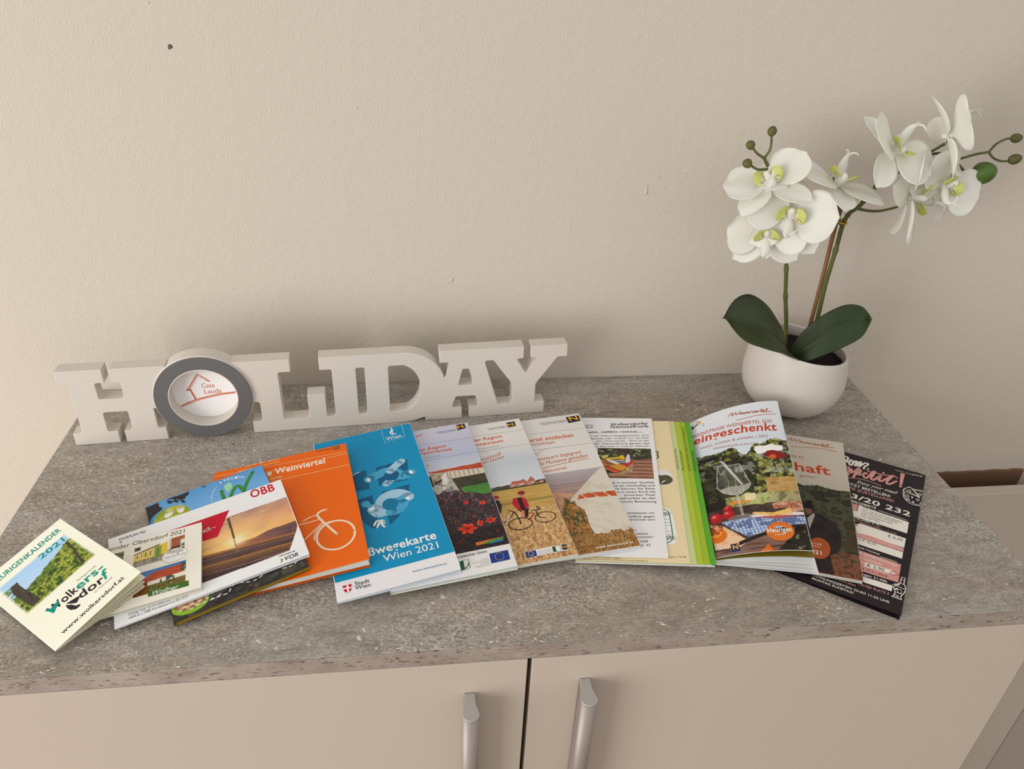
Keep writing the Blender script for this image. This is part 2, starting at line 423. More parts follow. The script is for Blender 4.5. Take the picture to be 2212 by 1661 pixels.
LET['letter_a'] = [[(362, 0.1, 0), (392, 0, S), (392, 14, S), (381, 14, 2.2), (385.5, 28, 2.5), (406.5, 28, 2.5), (411, 14, 2.2), (400, 14, S), (400, 0, S), (438, 0, 0), (438, 14, 0), (432, 14, 2.5), (416, 70.5, 2.5), (424, 70.5, 0), (424, 85, 0), (368.5, 85, S), (368.5, 71, S), (379, 71, 1.5), (374.8, 54, 1.0), (373.4, 52.5, 0)] + arcp(331, 42.75, 43.5, 42.75, 16, 43, 8) + [(362, 72.75, 0)],
    [(392.5, 62, 2.5), (399.5, 62, 2.5), (404.5, 42, 2.2), (388, 42, 2.2)]]
LET['letter_y'] = [[(438, 0, 0), (484, 0, S), (484, 14.2, S), (473, 14.2, 2.5), (473, 38, 3), (495.5, 70.5, 3), (506, 70.5, S), (505.5, 85, S), (466, 85, S), (466, 71, S), (473.5, 70.5, 2), (461.5, 51.5, 2.5), (450.5, 70.5, 2), (458, 71, S), (458, 85, S), (424, 85, 0), (424, 70.5, 0), (425.5, 70.5, 1.5), (447.5, 38.5, 3), (447.5, 14.2, 2.5), (438, 14.2, 0)]]
SEAMS = {'letter_i': (254, 286.5), 'letter_l': (254,), 'letter_d': (286.5, 362), 'letter_a': (362, 438, 424), 'letter_y': (438, 424), 'letter_h': ()}
for nm, loops in LET.items():
    fl = [ccw(fillet(loops[0]))] + [cw(fillet(h)) for h in loops[1:]]
    link(nm, plate(nm, fl, 16.0, 0.45, smap, SEAMS[nm]), M['sign'], sign)
oc = (131.0, 48.0)
def circ(r, n=72): return [(oc[0] + r * math.cos(2 * math.pi * k / n), oc[1] + r * math.sin(2 * math.pi * k / n)) for k in range(n)]
body = link('letter_o', plate('letter_o', [ccw(circ(47.8)), cw(circ(32.6))], 17.5, 0.8, smap, (), -1.5), M['sign'], sign)
link('grey_ring', plate('grey_ring', [ccw(circ(46.8)), cw(circ(33.4))], 1.2, 0.4, smap, (), -2.6), M['ring'], body)
link('inner_rim', plate('inner_rim', [ccw(circ(33.3)), cw(circ(32.3))], 12, 0.25, smap, (), -2.8), M['sign'], body)
disc = link('picture_disc', plate('picture_disc', [ccw(circ(32.55))], 1.0, 0.1, smap, (), 12.9), paper('f3f0ee'), body)

# ------------------------------------------------------------------ printed matter
def vnoise(x, y, seed=0):
    xi = np.floor(x).astype(np.int64); yi = np.floor(y).astype(np.int64); xf = x - xi; yf = y - yi
    def h(a, b):
        n = (a * 374761393 + b * 668265263 + seed * 144665) & 0x7fffffff
        n = ((n ^ (n >> 13)) * 1274126177) & 0x7fffffff
        return ((n ^ (n >> 16)) & 0xffff) / 65535.0
    u = xf * xf * (3 - 2 * xf); v = yf * yf * (3 - 2 * yf)
    return (h(xi, yi) * (1 - u) + h(xi + 1, yi) * u) * (1 - v) + (h(xi, yi + 1) * (1 - u) + h(xi + 1, yi + 1) * u) * v
def fbm(x, y, s, oct=4, seed=0):
    r = 0; a = 0.5; t = 0
    for k in range(oct):
        r = r + a * vnoise(x * s, y * s, seed + k * 17); t += a; a *= .55; s *= 2.05
    return r / t
def inpoly(X, Y, pts):
    c = np.zeros(X.shape, bool); n = len(pts)
    for i in range(n):
        x0, y0 = pts[i - 1]; x1, y1 = pts[i]
        if y0 == y1: continue
        cond = ((y0 > Y) != (y1 > Y)) & (X < (x1 - x0) * (Y - y0) / (y1 - y0) + x0)
        c ^= cond
    return c
def H(h): return np.array([int(h[i:i + 2], 16) / 255.0 for i in (0, 2, 4)])
class Pic:
    def __init__(s, x0, y0, x1, y1, step, base):
        s.b = (x0, y0, x1, y1); nx = max(2, int((x1 - x0) / step)); ny = max(2, int((y1 - y0) / step))
        s.X, s.Y = np.meshgrid(np.linspace(x0, x1, nx + 1), np.linspace(y0, y1, ny + 1))
        s.C = np.ones(s.X.shape + (3,)) * H(base); s.nx, s.ny = nx, ny
    def put(s, mask, col, a=1.0):
        m = np.asarray(mask, float) * a
        c = H(col) if isinstance(col, str) else col
        s.C = s.C * (1 - m[..., None]) + c * m[..., None]
    def poly(s, pts, col, a=1.0, clip=None):
        m = inpoly(s.X, s.Y, pts)
        if clip is not None: m = m & clip
        s.put(m, col, a); return m
    def ell(s, c, rx, ry, col, a=1.0):
        m = ((s.X - c[0]) / rx) ** 2 + ((s.Y - c[1]) / ry) ** 2 < 1; s.put(m, col, a); return m
    def tex(s, mask, cols, scale, seed=0, oct=4, sx=1, sy=1, contrast=1.6):
        f = np.clip((fbm(s.X * sx, s.Y * sy, scale, oct, seed) - .5) * contrast + .5, 0, .999) * (len(cols) - 1)
        i = f.astype(int); t = (f - i)[..., None]; cc = np.array([H(c) for c in cols] + [H(cols[-1])])
        s.put(mask, cc[i] * (1 - t) + cc[i + 1] * t)
    def grad(s, mask, stops, axis=1):
        v = s.Y if axis == 1 else s.X; st = sorted(stops); ps = [p for p, _ in st]; cs = np.array([H(c) for _, c in st])
        col = np.stack([np.interp(v, ps, cs[:, k]) for k in range(3)], -1); s.put(mask, col)

SCRIPT = [[(0, .12), (.5, .75), (.95, 1.1), (.9, .6), (.95, .1), (1.4, .6), (1.75, .95), (1.75, .5), (1.85, .1), (2.35, .6), (2.75, 1.2)],
 [(2.6, .25), (2.95, .4), (3.05, .6), (2.85, .6), (2.75, .3), (2.9, .05), (3.2, .15), (3.45, .55)], [(3.45, .55), (3.4, .2), (3.5, .05), (3.75, .25), (3.9, .55)],
 [(3.9, .55), (3.85, .05)], [(3.85, .08), (4.1, .4), (4.35, .55), (4.4, .4), (4.35, .08), (4.6, .2), (4.75, .55)], [(4.75, .55), (4.85, .08), (5.2, .55), (5.45, .5)],
 [(5.6, .55), (5.55, .2), (5.65, .05), (5.9, .25), (6.2, .42), (6.25, .6), (6.05, .58), (5.98, .25), (6.15, .05), (6.45, .2), (6.6, .5)],
 [(6.6, .5), (6.7, .55), (6.68, .05)], [(6.7, .1), (6.75, .4), (7.05, .55)], [(7.55, 1.1), (7.42, .4), (7.42, .08), (7.65, .12), (8.0, .42), (8.05, .6), (7.85, .58), (7.8, .25), (7.95, .05), (8.25, .2), (8.75, .9), (8.85, 1.2), (8.65, 1.1), (8.55, .5), (8.6, .08), (8.95, .1), (9.8, .35)],
 [(7.15, .72), (7.95, .8)]]

TEXT_CACHE = {}
def text_data(txt, bold, ital, spacing):
    key = (txt, round(bold, 2), round(ital, 2), spacing)
    if key in TEXT_CACHE: return TEXT_CACHE[key]
    cu = bpy.data.curves.new('t', 'FONT'); cu.body = txt; cu.size = 1.0; cu.resolution_u = 3
    cu.offset = 0.020 * bold; cu.shear = ital; cu.fill_mode = 'FRONT'
    if bold > 0: cu.space_character = 1 + 0.05 * bold
    if spacing: cu.space_character = 1.6
    ob = bpy.data.objects.new('t', cu)
    me = bpy.data.meshes.new_from_object(ob)
    co = np.zeros(len(me.vertices) * 3); me.vertices.foreach_get('co', co)
    fs = [tuple(p.vertices) for p in me.polygons]
    bpy.data.objects.remove(ob); bpy.data.curves.remove(cu); bpy.data.meshes.remove(me)
    r = (co.reshape(-1, 3)[:, :2], fs); TEXT_CACHE[key] = r
    return r
CAPH = {'cap': 0.729, 'x': 0.55}
def ribbon(pts, w, closed=False):
    P = [np.array(p[:2], float) for p in pts]; V = []; F = []; n = len(P)
    for i in range(n):
        t = P[min(i + 1, n - 1)] - P[max(i - 1, 0)]; L = np.linalg.norm(t)
        t = t / L if L > 1e-9 else np.array([1., 0]); nn = np.array([-t[1], t[0]])
        e = w / 2
        V += [P[i] + nn * e, P[i] - nn * e]
    for i in range(n - 1): F.append((2 * i, 2 * i + 1, 2 * i + 3, 2 * i + 2))
    # round ends
    for p, s in ((P[0], 0), (P[-1], 1)):
        b = len(V); k = 8
        V += [p + w / 2 * np.array([math.cos(2 * math.pi * j / k), math.sin(2 * math.pi * j / k)]) for j in range(k)]
        F.append(tuple(range(b, b + k)))
    return V, F

class Sheet3D:
    """A printed item: surface map (u, v in mm, h in mm above the paper) -> world."""
    def __init__(s, f, w, l): s.f, s.w, s.l = f, w, l
def plane_surface(it):
    cx, cy, th, w, l, a, b, c, t0, t1 = it
    ct, st = math.cos(th), math.sin(th)
    def f(u, v, h=0.0, frac=1.0):
        x = (u / 1000 - w / 2); y = (v / 1000 - l / 2)
        X = cx + ct * x - st * y; Y = cy + st * x + ct * y
        z = a + b * X + c * Y + frac * (t0 + (t1 - t0) * (u / 1000) / w) + h / 1000
        return (X, Y, Z0 + z)
    return Sheet3D(f, w * 1000, l * 1000)
EI = dict(sp=(0.5981, -0.3167), th=-0.25307, w=0.100, l=0.211)
def eing_surface():
    ct, st = math.cos(EI['th']), math.sin(EI['th'])
    def f(u, v, h=0.0, frac=1.0):
        U, W = u / 1000, v / 1000
        t = min(max(U / EI['w'], 0), 1)
        sh = 1 - 0.11 * frac
        zb = 0.0010 + 0.0066 * t ** 0.42
        A = (0.024 + 0.014 * W / EI['l'])
        z = zb + (0.0015 + A * (1 - (1 - t) ** 1.7)) * frac
        X = EI['sp'][0] + ct * U * sh - st * W; Y = EI['sp'][1] + st * U * sh + ct * W
        return (X, Y, Z0 + z + h / 1000)
    return Sheet3D(f, 100.0, 211.0)

def sheet_obj(name, S3, u0, u1, v0, v1, nu, nv, thick, frac, mat, parent, curve=None):
    """a sheet of paper with thickness"""
    V, F = [], []
    us = np.linspace(u0, u1, nu + 1); vs = np.linspace(v0, v1, nv + 1)
    for h in (0.0, -thick):
        for v in vs:
            for u in us:
                V.append(S3.f(u, v, h + (curve(u, v) if curve else 0.0), frac))
    n1 = (nu + 1) * (nv + 1); W = nu + 1
    for j in range(nv):
        for i in range(nu):
            a = j * W + i
            F.append((a, a + 1, a + W + 1, a + W)); F.append((n1 + a, n1 + a + W, n1 + a + W + 1, n1 + a + 1))
    for i in range(nu):
        F.append((i, n1 + i, n1 + i + 1, i + 1)); b = nv * W + i; F.append((b, b + 1, n1 + b + 1, n1 + b))
    for j in range(nv):
        a = j * W; F.append((a, a + W, n1 + a + W, n1 + a)); b = a + nu; F.append((b, n1 + b, n1 + b + W, b + W))
    m = mesh_from(name, V, F)
    return link(name, m, mat, parent)
def color_mesh(name, V, F, cols, per='face'):
    m = bpy.data.meshes.new(name)
    nv = len(V); V = np.asarray(V, np.float32)
    loops = np.concatenate([np.asarray(f, np.int32) for f in F]) if not isinstance(F, np.ndarray) else F.reshape(-1).astype(np.int32)
    tot = np.array([len(f) for f in F], np.int32) if not isinstance(F, np.ndarray) else np.full(len(F), F.shape[1], np.int32)
    st = np.concatenate([[0], np.cumsum(tot)[:-1]]).astype(np.int32)
    m.vertices.add(nv); m.vertices.foreach_set('co', V.reshape(-1))
    m.loops.add(len(loops)); m.loops.foreach_set('vertex_index', loops)
    m.polygons.add(len(tot)); m.polygons.foreach_set('loop_start', st)
    m.update(calc_edges=True)
    at = m.color_attributes.new('Col', 'FLOAT_COLOR', 'POINT')
    rgba = np.ones((nv, 4), np.float32); rgba[:, :3] = cols
    at.data.foreach_set('color', rgba.reshape(-1))
    return m
def picture_obj(name, S3, pic, parent, h=0.02, frac=1.0):
    X, Y = pic.X.reshape(-1), pic.Y.reshape(-1)
    V = np.array([S3.f(x, y, h, frac) for x, y in zip(X, Y)])
    W = pic.nx + 1
    i, j = np.meshgrid(np.arange(pic.nx), np.arange(pic.ny)); a = (j * W + i).reshape(-1)
    F = np.stack([a, a + 1, a + W + 1, a + W], 1)
    return link(name, color_mesh(name, V, F, np.clip(lin(np.clip(pic.C, 0, 1)).reshape(-1, 3) * (1.02, 1.03, 1.05), 0, 0.93)), M['print'], parent)

def print_elements(S3, elems, parent, base_h=0.06):
    groups = []
    for k, e in enumerate(elems):
        kind = e[0]
        if kind == 'R': continue
        h = base_h + 0.006 * k; lv = 0.0
        if kind == 'T':
            _, part, txt, col, (x, y, wd, ht, ang), op = e
            P, F = text_data(txt, op.get('b', 0), op.get('it', 0), op.get('sp', 0))
            if len(P) == 0: continue
            x0, x1 = P[:, 0].min(), P[:, 0].max(); sx = wd / (x1 - x0); sy = ht / CAPH['x' if op.get('x') else 'cap']
            pre = op.get('pre')
            if pre:
                P2, F2 = text_data(pre + txt, op.get('b', 0), op.get('it', 0), op.get('sp', 0))
                P, F = P2, F2; x0 = P[:, 0].max() - (x1 - x0)
            Q = (P - [x0, 0]) * [sx, sy]
            if abs(ang) < 9: ang = ang * 0.6
            ca, sa = math.cos(math.radians(ang)), math.sin(math.radians(ang))
            pts = np.stack([x + Q[:, 0] * ca - Q[:, 1] * sa, y + Q[:, 0] * sa + Q[:, 1] * ca], 1)
            lv = op.get('lv', 0.0)
        elif kind == 'P':
            _, part, col, pl = e
            pts = np.array(pl); F = [tuple(t) for t in tessellate_polygon([[Vector((p[0], p[1], 0)) for p in pl]])]
        elif kind == 'S':
            _, part, col, w, pl, sm, dash = e
            path = [tuple(p) for p in (smooth_path([(a, b, 0) for a, b in pl], 6) if sm and len(pl) > 2 else [Vector((a, b, 0)) for a, b in pl])]
            V2, F = [], []
            segs = [path]
            if dash:
                segs = []; cur = []; d = 0; on = True
                dense = []
                for p, q in zip(path[:-1], path[1:]):
                    L = math.dist(p, q); n = max(1, int(L / 0.4))
                    dense += [tuple(np.array(p) + (np.array(q) - np.array(p)) * i / n) for i in range(n)]
                for p, q in zip(dense[:-1], dense[1:]):
                    if on: cur.append(p)
                    d += math.dist(p, q)
                    if d > (3.0 if on else 1.6):
                        if on and len(cur) > 1: segs.append(cur)
                        cur = []; on = not on; d = 0
            for sgm in segs:
                v2, f2 = ribbon(sgm, w); b = len(V2); V2 += v2; F += [tuple(i + b for i in f) for f in f2]
            if not V2: continue
            pts = np.array(V2)
        elif kind == 'E':
            _, part, col, c, rx, ry, ang = e
            ca, sa = math.cos(math.radians(ang)), math.sin(math.radians(ang)); n = 40
            pts = np.array([(c[0] + rx * math.cos(t) * ca - ry * math.sin(t) * sa, c[1] + rx * math.cos(t) * sa + ry * math.sin(t) * ca) for t in np.linspace(0, 2 * math.pi, n, endpoint=False)])
            F = [tuple(range(n))]
        pts = np.clip(pts, [0.2, 0.2], [S3.w - 0.2, S3.l - 0.2])
        lo, hi = pts.min(0), pts.max(0)
        rec = [part, lo, hi, [S3.f(u, v, h - lv) for u, v in pts], [tuple(f) for f in F], [tuple(ink(col))] * len(pts)]
        # elements of the same part that lie close together are one piece of print
        while True:
            near = [r for r in groups if r[0] == part and np.all(np.maximum(r[1] - rec[2], rec[1] - r[2]) < 9.0)]
            if not near: break
            r = near[0]; groups = [g for g in groups if g is not r]
            b = len(r[3]); rec = [part, np.minimum(r[1], rec[1]), np.maximum(r[2], rec[2]), r[3] + rec[3], r[4] + [tuple(i + b for i in f) for f in rec[4]], r[5] + rec[5]]
        groups.append(rec)
    for part, _, _, V, F, C in groups:
        m = color_mesh(part, V, F, np.array(C))
        flip = [p.index for p in m.polygons if p.normal.z < 0]
        if flip:
            bm = bmesh.new(); bm.from_mesh(m); bm.faces.ensure_lookup_table()
            bmesh.ops.reverse_faces(bm, faces=[bm.faces[i] for i in flip]); bm.to_mesh(m); bm.free()
        link(part, m, M['print'], parent)

def script_elems(pts, col, w):
    (x0, y0), (x1, y1), (xt, yt) = pts
    L = math.hypot(x1 - x0, y1 - y0); ca, sa = (x1 - x0) / L, (y1 - y0) / L
    out = []
    for st in SCRIPT:
        out.append(('S', 'script_lettering', col, w, [[x0 + p[0] / 9.8 * L * ca - p[1] * L / 9.0 * sa, y0 + p[0] / 9.8 * L * sa + p[1] * L / 9.0 * ca] for p in st], 1, 0))
    return out
def ring_elems(c, r, rb, col, w, part='bicycle', n=28, gap=0):
    return [('S', part, col, w, [[c[0] + r * math.cos(a), c[1] + rb * math.sin(a)] for a in np.linspace(gap, 2 * math.pi, n)], 0, 0)]
def star_elems(c, r, rb):
    out = []
    for k in range(12):
        a = 2 * math.pi * k / 12
        out.append(('E', 'logo', 'f0cc20', [c[0] + r * math.cos(a), c[1] + rb * math.sin(a)], 0.42, 0.42, 0))
    return out
def Rd(n): return {e[1]: e[2] for e in PRINT[n] if e[0] == 'R'}
def dist(a, b): return math.hypot(a[0] - b[0], a[1] - b[1])
def bbox(pts): xs = [p[0] for p in pts]; ys = [p[1] for p in pts]; return min(xs), min(ys), max(xs), max(ys)

ITEMS = {
  'bon': (0.7650, -0.2705, -0.6366, 0.1050, 0.2141, 0.00030, 0.00000, 0.00000, 0.00150, 0.00500),
  'schaft': (0.7204, -0.2364, -0.3943, 0.1050, 0.2094, -0.02061, 0.02643, -0.01745, 0.00300, 0.00400),
  'green': (0.5716, -0.2127, -0.2044, 0.1186, 0.2141, -0.04687, 0.08495, -0.01762, 0.00350, 0.00350),
  'korb': (0.5397, -0.2022, -0.2021, 0.1050, 0.2130, -0.04275, 0.08494, -0.01761, 0.00040, 0.00040),
  'C': (0.4895, -0.2021, 0.0665, 0.1050, 0.2092, -0.02846, 0.06421, -0.01128, 0.00300, 0.00400),
  'B': (0.4284, -0.2094, 0.1173, 0.1050, 0.2120, -0.02518, 0.06738, -0.00873, 0.00300, 0.00300),
  'A': (0.3738, -0.2181, 0.1273, 0.1050, 0.2180, -0.02125, 0.06675, -0.00855, 0.00300, 0.00400),
  'teal': (0.3226, -0.2215, 0.1878, 0.1000, 0.2219, -0.01873, 0.07156, -0.00776, 0.00200, 0.00500),
  'orange': (0.2415, -0.2365, 0.1851, 0.1254, 0.1657, -0.00983, 0.07300, 0.01136, 0.00500, 0.00900),
  'region': (0.1921, -0.2607, 0.4046, 0.1052, 0.1529, -0.00728, 0.10254, 0.01931, 0.00400, 0.00400),
  'oebb': (0.1817, -0.2754, 0.3521, 0.1480, 0.1073, -0.00268, 0.10255, 0.01931, 0.00120, 0.00300),
  'obersdorf': (0.1297, -0.2984, 0.2117, 0.1050, 0.0777, -0.00090, 0.11396, 0.02351, 0.00200, 0.00400),
  'heurigen': (0.0763, -0.3060, 0.8623, 0.0726, 0.1169, -0.00109, 0.08500, -0.00232, 0.00100, 0.01600),
}

PRINT = {
 'heurigen': [
  ('R','photo',[[7.3,91.3],[64.3,96.5],[63.7,54.4],[7.1,51.8]]),
  ('R','postL',[[12.7,88.4],[18.2,88.2],[17.6,80.3],[19.7,53.9],[12.0,53.9],[11.2,60.5],[10.3,79.1]]),
  ('R','postR',[[59.1,87.1],[61.7,86.7],[60.9,74.6],[57.8,61.7],[57.6,53.6],[54.7,54.0],[56.6,66.2],[59.5,77.6]]),
  ('T', 'lettering', 'EURIGENKALENDER', '00917f', [11.4, 103.51, 54.46, 6.06, -0.3], {'pre': 'H', 'b': 1}),
  ('T', 'lettering', '2021', '00917f', [40.23, 90.78, 21.21, 6.44, -4.5], {'b': 1}),
  ('T', 'lettering', 'Stadtgemeinde', '888078', [42.55, 40.88, 16.08, 2.08, -4.5], {}),
  ('T', 'lettering', 'im Weinviertel', '888078', [43.32, 17.52, 15.03, 2.05, -1.9], {}),
  ('T', 'logo', 'Wolk', '2a2228', [15.51, 32.51, 23.16, 8.59, -0.3], {'b': 1}),
  ('T', 'logo', 'ers-', '00917f', [38.67, 32.4, 22.39, 8.58, -1.4], {'b': 1}),
  ('T', 'logo', 'dor', '2a2228', [34.65, 23.37, 19.53, 8.59, -9.3], {'b': 1}),
  ('T', 'logo', 'f', '00917f', [53.67, 21.64, 4.35, 11.44, -16.9], {'b': 1}),
  ('P','logo','00917f',[[14.6,40.0],[16.9,40.0],[17.3,37.6],[25.2,39.6],[24.8,37.0],[16.8,31.6],[16.2,35.7]]),
  ('P','logo','2a2228',[[26.3,30.3],[29.6,29.4],[35.2,27.4],[34.9,25.4],[31.0,23.0],[28.6,26.5]]),
  ('P','logo','2a2228',[[25.5,29.3],[28.1,25.6],[29.2,21.3],[31.9,19.6],[30.6,18.0],[27.4,18.3],[25.0,21.7],[24.7,25.6]]),
  ('T', 'lettering', 'www.wolkersdorf.at', '2a2228', [10.27, 7.48, 52.52, 3.21, -0.1], {'x': 1, 'b': 0.4}),
 ],
 'obersdorf': [
  ('T', 'lettering', 'alender Obersdorf 2021', '3a3634', [27.03, 73.43, 64.04, 5.2, -5.0], {'pre': 'Heurigenk'}),
  ('R','p1',[[51.4,67.7],[91.0,67.1],[91.5,43.9],[52.4,46.2]]),
  ('R','p2',[[55.8,36.1],[92.0,36.0],[93.0,12.2],[53.9,10.0]]),
  ('R','p0',[[29.5,68.1],[41.3,68.3],[43.0,47.4],[33.3,48.7]]),
  ('E','logo','9a948c',[83.9,45.8],9.98,7.99,-0.0),
  ('E','logo','f8f6f0',[83.9,45.8],9.69,7.69,-0.1),
  ('T', 'logo', 'Weingut', '4a4440', [77.9, 48.4, 12.96, 6.58, -6.3], {'it': 0.3}),
  ('T', 'logo', 'HIRSCHBÜCHLER', '6a6460', [76.12, 43.95, 16.25, 2.04, -2.4], {}),
  ('P','logo','3f6b22',[[64.8,12.4],[95.4,11.6],[95.8,5.5],[65.4,6.4]]),
  ('T', 'logo', 'Wollner', 'f4f4ec', [68.39, 6.47, 19.61, 5.25, -2.9], {'it': 0.3}),
  ('T', 'lettering', 'inger', '7a2020', [40.13, 5.38, 5.64, 4.13, -1.9], {'it': 0.3}),
 ],
 'oebb': [
  ('R','photo',[[71.4,58.9],[95.7,81.1],[147.9,80.4],[148.2,38.7],[134.5,12.2],[66.1,13.0],[55.6,13.3],[61.2,58.3]]),
  ('R','hill',[[94.7,43.4],[113.4,43.2],[124.5,45.9],[134.0,45.5],[149.2,45.2],[141.5,22.1],[98.0,33.1]]),
  ('R','sun',[[97.9,47.3]]),
  ('R','pole',[[94.9,79.7],[97.0,79.4],[97.1,51.2],[95.5,51.3]]),
  ('R','track',[[69.8,43.4],[143.1,28.8],[134.5,12.2],[66.1,13.0]]),
  ('P','banner','c8102e',[[45.9,90.1],[98.8,89.9],[84.2,60.6],[47.7,63.1],[47.3,78.4]]),
  ('T', 'lettering', 'ach –', 'ffffff', [73.82, 71.82, 10.89, 6.16, 0.6], {}),
  ('T', 'logo', 'ÖBB', 'c8102e', [119.03, 95.45, 21.26, 11.05, -2.2], {'b': 1}),
  ('T', 'lettering', 'FAHRPLAN 902', '4a4648', [8.4, 100.28, 21.41, 3.2, -4.1], {'b': 0.5}),
  ('E','lettering','8a8688',[9.5,97.9],1.0,1.15,-4.8),
  ('T', 'logo', 'PARTNER IM', '2c2a2c', [125.36, 9.15, 12.93, 1.86, -4.1], {'b': 0.4, 'it': 0.25}),
  ('T', 'logo', 'VOR', '2c2a2c', [128.98, 2.87, 10.76, 4.59, -3.5], {'b': 0.7, 'it': 0.25}),
  ('P','logo','5a9a28',[[125.6,6.8],[127.8,5.0],[125.8,2.3],[124.8,2.5],[126.2,4.3]]),
  ('T', 'lettering', 'Gültig von 13.12.2020 bis 11.12.2021', '77757a', [9.75, 8.13, 44.95, 2.88, -3.1], {}),
  ('T', 'lettering', 'oebb.at | ÖBB Kundenservice 05-1717', '77757a', [9.87, 4.39, 43.49, 2.86, -2.2], {}),
 ],
 'region': [
  ('R','leafA',[[-0.6,151.8],[10.9,152.6],[11.3,149.4],[10.6,146.7],[13.4,142.7],[11.3,139.9],[8.0,136.9],[5.0,131.8],[3.2,126.9],[-0.7,127.0]]),
  ('R','leafB',[[18.5,153.1],[38.2,152.3],[36.6,148.2],[33.9,146.7],[32.9,144.1],[27.8,145.3],[26.6,148.8],[25.3,146.0],[22.8,150.3],[18.9,151.8]]),
  ('R','leafC',[[18.6,151.5],[22.3,147.4],[26.0,148.2],[27.6,143.9],[26.1,142.2],[23.2,145.7],[20.1,144.6],[17.7,147.8]]),
  ('R','leafD',[[28.3,144.5],[30.7,144.9],[33.1,138.6],[30.3,139.1]]),
  ('R','leafE',[[48.0,153.1],[51.6,152.9],[53.2,150.0]]),
  ('R','oval',[[4.2,127.8],[7.1,134.5],[15.5,141.3],[24.8,141.5],[31.1,137.3],[33.5,129.4],[32.9,125.6],[24.4,125.0],[7.3,124.2]]),
  ('R','glassA',[[16.1,139.3],[21.7,136.7],[19.7,129.2],[14.9,125.8],[12.2,129.0]]),
  ('R','glassB',[[22.9,136.9],[28.1,138.2],[30.3,131.0],[28.2,126.7],[24.7,126.9]]),
  ('S','logo','3c8a3c',3.2,[[63.9,136.0],[63.5,128.6],[63.7,123.6]],1,0),
  ('S','logo','3c8a3c',3.4,[[69.6,123.4],[72.4,129.2],[76.7,134.7],[79.6,133.9],[80.7,128.1],[82.1,125.0]],1,0),
  ('S','logo','3c8a3c',3.4,[[81.4,123.2],[84.3,130.2],[88.5,137.5],[95.3,147.4]],1,0),
  ('P','logo','9fd8a8',[[67.3,142.1],[70.1,143.6],[72.2,144.8],[74.6,141.7],[73.7,138.3],[73.6,135.1],[71.5,133.2],[68.5,130.5],[67.5,134.2],[67.0,137.8]]),
  ('T', 'lettering', 'R', 'f0f0f0', [69.07, 148.25, 2.04, 4.09, 0.1], {'b': 0.5}),
  ('T', 'lettering', 'E', 'f0f0f0', [72.09, 147.94, 2.25, 4.07, 2.4], {'b': 0.5}),
  ('T', 'lettering', 'G', 'f0f0f0', [75.07, 147.43, 2.32, 4.12, -4.4], {'b': 0.5}),
  ('T', 'lettering', 'I', 'f0f0f0', [78.26, 146.44, 1.82, 4.06, -15.5], {'b': 0.5}),
  ('T', 'lettering', 'O', 'f0f0f0', [79.74, 146.13, 3.1, 3.9, -25.0], {'b': 0.5}),
  ('T', 'lettering', 'N', 'f0f0f0', [83.16, 144.76, 2.86, 3.65, -33.8], {'b': 0.5}),
  ('T', 'lettering', '1', 'f0f0f0', [65.48, 147.25, 1.23, 3.19, 16.3], {'b': 0.4}),
  ('T', 'lettering', '-', 'f0f0f0', [62.46, 145.66, 1.43, 1.99, 32.8], {}),
  ('T', 'lettering', 'n', 'd8e6f0', [60.5, 142.05, 2.07, 2.25, 47.1], {'x': 1}),
  ('T', 'lettering', 'e', 'd8e6f0', [58.42, 139.56, 2.21, 2.06, 56.4], {'x': 1}),
  ('T', 'lettering', 'd', 'd8e6f0', [56.99, 136.67, 2.59, 1.83, 65.3], {'x': 1}),
  ('T', 'lettering', 'n', 'd8e6f0', [55.62, 133.77, 2.43, 1.68, 70.2], {'x': 1}),
  ('T', 'lettering', 'i', 'd8e6f0', [54.86, 132.1, 1.11, 1.7, 69.5], {'x': 1}),
  ('T', 'lettering', 'e', 'd8e6f0', [54.13, 129.35, 2.47, 1.49, 75.9], {'x': 1}),
  ('T', 'lettering', 'n', 'd8e6f0', [53.62, 125.95, 2.55, 1.31, 81.2], {'x': 1}),
  ('R','road',[[12.6,17.2],[100.4,14.8],[105.9,2.8],[105.5,0.8],[18.9,3.6],[2.4,3.0]]),
  ('R','greenoval',[[20.1,9.6]]),
  ('S','dashes','f4f4f0',0.85,[[13.0,6.8],[19.8,8.4],[25.0,7.8],[31.7,7.9],[35.7,7.8],[40.6,7.4],[43.1,8.6],[45.8,12.5],[49.8,13.8],[54.5,12.2],[58.6,10.0],[63.0,9.2],[68.0,10.4],[75.4,13.3]],1,1),
  ('S','dashes','f4f4f0',0.85,[[31.7,7.9],[28.1,9.9],[25.6,12.9],[25.0,15.7],[26.8,17.0]],1,1),
  ('S','dashes','f4f4f0',0.85,[[34.5,8.5],[36.8,9.8],[37.9,11.9],[37.5,15.0]],1,1),
  ('S','dashes','f4f4f0',0.85,[[82.1,13.4],[85.8,9.5],[90.7,8.2],[95.9,9.3],[99.2,12.2]],1,1),
 ],
 'orange': [
  ('S','lines','f3d8a0',0.5,[[-0.2,159.8],[124.7,151.8]],0,0),
  ('S','lines','f3d8a0',0.5,[[46.6,147.9],[125.5,148.7]],0,0),
  ('S','lines','f3d8a0',0.5,[[50.7,131.7],[124.2,130.3]],0,0),
  ('S','lines','f3d8a0',0.7,[[21.8,159.7],[61.3,160.3]],0,0),
  ('R','script',[[15.4,164.2],[61.5,163.7],[14.2,171.8]]),
  ('T', 'lettering', 'e Weinviertel', 'fdf3e4', [48.52, 141.85, 54.4, 8.72, -0.7], {'b': 1}),
  ('T', 'lettering', 'Genuss', 'f3d8a0', [50.57, 134.63, 11.56, 4.57, -0.4], {}),
  ('R','nlogo',[[112.5,163.7],[118.0,163.7],[118.4,159.2],[113.0,159.2]]),
